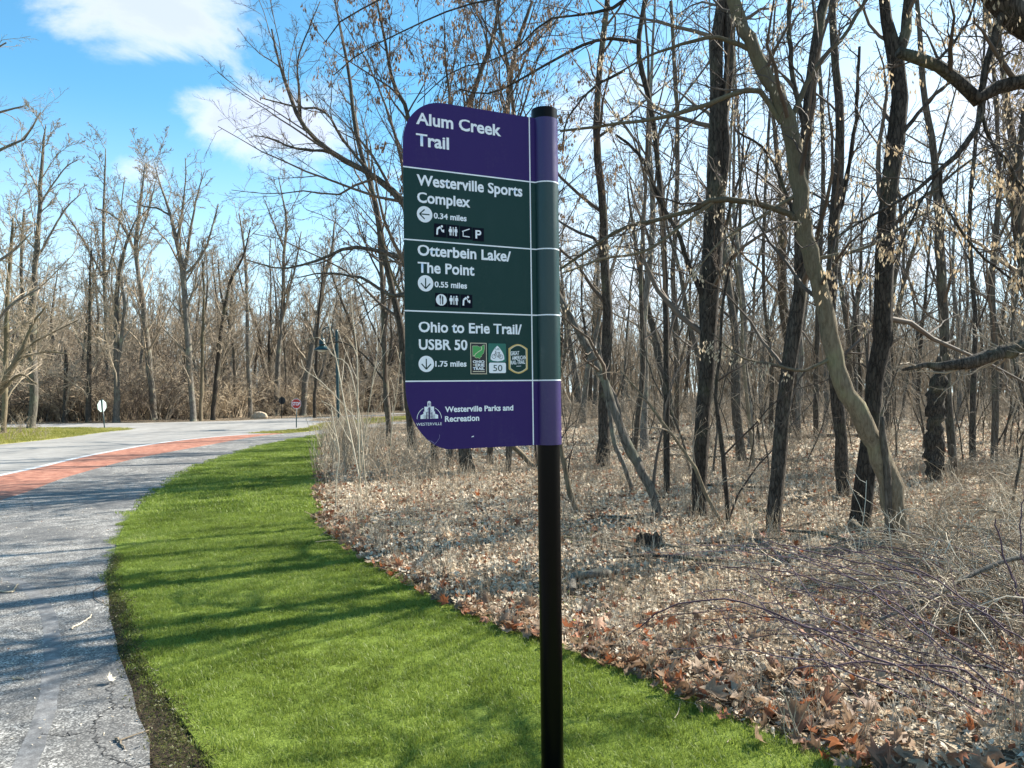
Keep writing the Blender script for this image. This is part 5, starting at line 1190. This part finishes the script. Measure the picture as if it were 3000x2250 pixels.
# pale saplings left of the sign
sp_sap = [(4, .25, 1, .5, .28, 7, .05, .1, .6, .003, 4), (2, .3, 1, .6, .4, 4, .02, .2, .6, .002, 3)]
for k, (pts, lms, lab) in enumerate([
    ([(784, 1078, 6), (770, 1000, 5), (752, 914, 5), (740, 850, 4.5), (728, 784, 4), (716, 734, 3), (708, 674, 2)], [[(752, 914, 3), (720, 880, 2.5), (695, 867, 2)]], 'pale sapling crossing in front of the street lamp post'),
    ([(780, 1086, 6), (776, 984, 5.5), (774, 904, 5), (771, 764, 4), (762, 690, 3), (757, 620, 2)], [[(774, 910, 3), (700, 830, 2.6), (660, 800, 2), (650, 776, 1.6)]], 'straight pale sapling right of the street lamp'),
    ([(795, 1090, 5), (786, 1000, 4.5), (776, 890, 4), (752, 790, 3.5), (722, 770, 2.6), (690, 730, 2.2), (660, 735, 2)], [], 'pale sapling with a long arm arching left over the lamp post'),
    ([(770, 1100, 5), (786, 960, 4), (800, 860, 3.5), (812, 780, 3), (830, 700, 2)], [], 'thin pale sapling leaning right toward the dark slim tree'),
    ([(836, 1130, 5), (840, 1040, 4), (846, 930, 3.5), (858, 840, 3), (866, 760, 2)], [], 'thin pale sapling just left of the sign edge'),
    ([(726, 1040, 4), (733, 980, 3.5), (722, 920, 3), (716, 880, 2)], [], 'short pale stalk at the lawn tip')]):
    tree('sapling', lab, pts, Y=10.9-k*.25, wk=.62, bk='twig_straw', tw='twig_straw', spec=sp_sap, limbs=lms, seed=150+k, sides=6, rough=0, cat='sapling', limb_spec=sp_sap[:1], tn='stem')
# brambles: arching purple canes in the lower right
def bramble(label, canes, seed):
    rng = np.random.default_rng(seed); root = None
    for pts in canes:
        q = [(*A(x, y, Y), .36*w_/F*Y) for x, y, Y, w_ in pts]
        if root is None: base = Vector(q[0][:3]); base.z = 0; root = empty('bramble', base); tag(root, label, 'bramble')
        s = resample(q, 18); P = s[:, :3]-np.array(base); P[1:-1] += rng.standard_normal((16, 3))*.008
        m = MB(); m.tube(P, np.maximum(s[:, 3], .0016), 5); P2, R2, L2 = grow(P[None], s[None, :, 3], np.array([1.3]), 5, .25, .95, .6, .22, 5, .03, .15, .6, rng, .0014); m.tubes(P2, R2, 3); m.build('cane', MATS['cane'], root)
    return root
def cane(x0, y0, Y0, x1, y1, Y1, x2, y2, Y2, w_=6):
    return [(x0, y0, Y0, w_), ((x0+2*x1)/3, (y0+2*y1)/3, (Y0+2*Y1)/3, w_*.95), (x1, y1, Y1, w_*.8), ((x1+x2)/2, (y1+y2)/2-14, (Y1+Y2)/2, w_*.6), (x2, y2, Y2, w_*.35)]
bramble('purple bramble canes arching left over the litter from the lower right corner', [
    [(2260, 1620, 3.5, 8), (2050, 1490, 3.7, 7.5), (1850, 1400, 3.9, 7), (1730, 1345, 4.1, 6.5), (1600, 1298, 4.3, 6), (1540, 1293, 4.4, 5.5), (1426, 1320, 4.5, 4.5), (1350, 1375, 4.6, 3)],
    [(2260, 1570, 3.6, 8), (2080, 1450, 3.8, 7.5), (2030, 1437, 3.8, 7), (1860, 1432, 3.9, 6), (1740, 1440, 3.9, 5), (1680, 1475, 3.9, 4), (1600, 1540, 3.8, 3)],
    cane(2280, 1500, 3.9, 1900, 1290, 4.4, 1500, 1215, 4.9), cane(2280, 1600, 3.6, 1950, 1330, 4.1, 1690, 1180, 4.6), cane(2280, 1640, 3.4, 1800, 1440, 3.8, 1450, 1400, 4.0),
    cane(2300, 1450, 4.0, 2000, 1240, 4.5, 1800, 1190, 4.9), cane(2280, 1560, 3.6, 1880, 1380, 4.0, 1640, 1300, 4.3), cane(2290, 1540, 3.7, 2060, 1380, 4.0, 1860, 1300, 4.3, 5)], 5)
bramble('thinner bramble canes criss-crossing behind the front ones at lower right', [
    cane(2250, 1420, 4.6, 1950, 1250, 5.0, 1560, 1260, 5.2, 4.5), cane(2250, 1380, 4.8, 2000, 1290, 5.0, 1750, 1310, 5.0, 4.5), cane(1900, 1520, 4.0, 1760, 1300, 4.4, 1640, 1160, 4.9, 4),
    cane(1950, 1620, 3.5, 1700, 1330, 4.0, 1580, 1180, 4.6, 4.2), cane(2120, 1560, 3.8, 1980, 1330, 4.2, 1900, 1200, 4.6, 4), cane(2250, 1480, 4.2, 2100, 1300, 4.5, 1820, 1280, 4.6, 4), cane(1650, 1500, 4.2, 1560, 1330, 4.5, 1440, 1240, 4.9, 3.6)], 6)
rb = random.Random(9); cs = []
for k in range(30):
    x1 = rb.uniform(1600, 2150); y1 = rb.uniform(1180, 1420); Y1 = 1.6*F/(y1+90-HZ)*rb.uniform(.92, 1.05)
    cs.append(cane(x1+rb.uniform(150, 420), y1+rb.uniform(60, 210), max(3.3, Y1*.9), x1, y1, Y1, x1-rb.uniform(120, 360), y1+rb.uniform(-50, 60), Y1*1.04, rb.uniform(2.5, 4.5)))
bramble('finest bramble canes weaving low through the lower right litter', cs, 8)
bramble('dark reddish bramble shoots standing at the right edge', [[(2230, 1390, 4.6, 6), (2205, 1300, 4.7, 6), (2170, 1200, 4.8, 5), (2150, 1120, 4.8, 4)], [(2260, 1420, 4.5, 5), (2230, 1280, 4.5, 5), (2200, 1160, 4.6, 4), (2215, 1050, 4.6, 3)]], 7)

# ------------------------------------------------------------------ lawn blades
def tuft(name, n, size, h, wdt, seed, mat):
    rng = np.random.default_rng(seed); b = np.c_[(rng.random((n, 2))-.5)*size, np.zeros(n)]; a = rng.random(n)*6.28; ln = h*(.45+.7*rng.random(n)); lean = rng.standard_normal((n, 2))*.45
    side = np.c_[np.cos(a), np.sin(a), np.zeros(n)]*wdt/2*(.7+.6*rng.random((n, 1)))
    mid = b+np.c_[lean*ln[:, None]*.35, ln*.55]; tip = b+np.c_[lean*ln[:, None]*1.25, ln*.93]
    V = np.stack([b-side, b+side, mid+side*.8, mid-side*.8, tip], 1).reshape(-1, 3); i = np.arange(n)[:, None]*5
    me = mesh_np(name, V, [i+np.array([[0, 1, 2, 3]]), i+np.array([[3, 2, 4]])])
    at = me.attributes.new('tone', 'FLOAT', 'POINT'); at.data.foreach_set('value', np.repeat(np.clip(.45+.24*rng.standard_normal(n), 0, 1), 5).astype(np.float32)+np.tile([-.12, -.12, 0, 0, .1], n).astype(np.float32))
    me.materials.append(MATS[mat]); return me
tuf = [tuft('tuft', 280, .17, .030, .0024, 1000+k, 'grass') for k in range(5)]
tuf2 = [tuft('tuft', 240, .34, .036, .006, 1010+k, 'grass') for k in range(4)]
rng = np.random.default_rng(31)
def grid_pts(poly, st, y0, y1, x0=-7, x1=3, off=.0):
    X, Y = np.meshgrid(np.arange(x0, x1, st), np.arange(y0, y1, st)); P = np.c_[X.ravel(), Y.ravel(), np.full(X.size, .017)]; P[:, :2] += (rng.random((len(P), 2))-.5)*st*.9
    return P[pip(P, poly)]
p1 = grid_pts(LAWN, .115, 2.2, 9.5); p2 = grid_pts(LAWN, .2, 9.5, 28); n = len(p1); m_ = len(p2)
scatter('lawn_grass', np.r_[p1, p2], np.c_[rng.standard_normal((n+m_, 2))*.05, rng.random(n+m_)*6.28], np.r_[.75+.45*rng.random(n), .8+.5*rng.random(m_)], np.r_[rng.integers(0, 5, n), 5+rng.integers(0, 4, m_)], tuf+tuf2, 'short mown green grass of the lawn')
drt = [tuft('dry_tuft', 120, .5, .06, .012, 1020+k, 'grass_dry') for k in range(3)]
p3 = []
for poly, x0, x1, y0, y1 in ((MEDIAN, -16, -3, 26, 60), (ISLAND, -32, -13, 14, 31)):
    X, Y = np.meshgrid(np.arange(x0, x1, .3), np.arange(y0, y1, .3)); P = np.c_[X.ravel(), Y.ravel(), np.full(X.size, .02)]; p3.append(P[pip(P, poly)])
p3 = np.concatenate(p3); n = len(p3)
scatter('verge_grass', p3, np.c_[np.zeros((n, 2)), rng.random(n)*6.28], .6+.5*rng.random(n), rng.integers(0, 3, n), drt, 'yellowish winter grass of the verge and island')
# clippings and sprigs on the soil strip beside the path
clip = [tuft('clipping', 20, .12, .016, .005, 1030+k, 'clipping') for k in range(3)]
P_ = []
pe = np.array(path_edge); ll = np.array(lawn_left)
for k in range(1500):
    Y = rng.uniform(2.4, 7.0); xa = np.interp(Y, pe[:, 1], pe[:, 0]); xb = np.interp(Y, ll[:, 1], ll[:, 0]); P_.append((xa+(xb-xa+.03)*rng.random()**.7, Y, .006))
pts = np.array(P_); n = len(pts)
scatter('edge_clippings', pts, np.c_[rng.standard_normal((n, 2))*.9, rng.random(n)*6.28], .4+.8*rng.random(n), rng.integers(0, 3, n), clip, 'olive clippings and sprigs on the bare soil between path and lawn')
bits = [leaf_mesh('leaf_bit', 'oval', .014, .7, 860+k, 'leaf_litter') for k in range(4)]
P_ = []
for k in range(5200):
    Y = 2.6+15*rng.random()**1.5; X = rng.uniform(-8.5, -.8); P_.append((X, Y, .013))
pts = np.array(P_); pts = pts[pip(pts, PATH)]; n = len(pts)
scatter('path_debris', pts, np.c_[rng.standard_normal((n, 2))*.3, rng.random(n)*6.28], .4+.9*rng.random(n)*(1+pts[:, 1]*.06), rng.integers(0, 4, n), bits, 'tiny pale leaf fragments scattered over the asphalt path')
def twig(label, pts, w_, seed, mat='twig_straw', fork=None):
    q = [G(x, y)+Vector((0, 0, .018)) for x, y in pts]; b = q[0]; m = MB(); rng_ = np.random.default_rng(seed); s = resample([(*(p-b),) for p in q], 10); s += rng_.standard_normal(s.shape)*.003
    m.tube(s, np.linspace(w_, w_*.5, 10), 6, cap=True)
    if fork: f = [G(x, y)+Vector((0, 0, .02))-b for x, y in fork]; m.tube([tuple(p) for p in f], np.linspace(w_*.7, w_*.4, len(f)), 5, cap=True)
    o = m.build('twig', MATS[mat], None, True); o.location = b; tag(o, label, 'twig')
twig('pale forked twig on the path at the left edge', [(-8, 1280), (22, 1283), (36, 1272), (41, 1266)], .008, 1, fork=[(26, 1284), (33, 1281)])
twig('straight pale twig on the path left of the lawn edge', [(156, 1363), (175, 1352), (196, 1338), (201, 1331)], .006, 2, fork=[(188, 1343), (198, 1339)])
twig('curved dark twig reaching from the soil strip onto the path', [(232, 1266), (207, 1278), (202, 1290), (225, 1308), (262, 1318)], .004, 3, 'twig_dark')
twig('short tan twig in the bottom left part of the path', [(30, 1471), (42, 1470), (54, 1471)], .006, 4)
twig('small forked twig near the bottom of the path beside the soil', [(254, 1600), (265, 1612), (272, 1622)], .006, 5, 'twig_tan', fork=[(262, 1606), (300, 1592), (325, 1584)])
twig('thin twig lying on the clippings at the lawn edge', [(284, 1452), (315, 1447), (345, 1455)], .004, 6, 'twig_straw')
o = bpy.data.objects.new('fallen_leaf', brown[2].copy()); o.data.materials.clear(); o.data.materials.append(MATS['leaf_litter']); COL.objects.link(o); g = G(243, 1480); o.location = (g.x, g.y, .03); o.scale = (.55, .55, .55); o.rotation_euler = (.2, .3, 1); tag(o, 'single pale leaf lying on the path edge near the clippings', 'fallen leaf')
for px_, py_, t_ in [(1162, 1236, 'single yellow-brown upright leaf')][:0]: pass
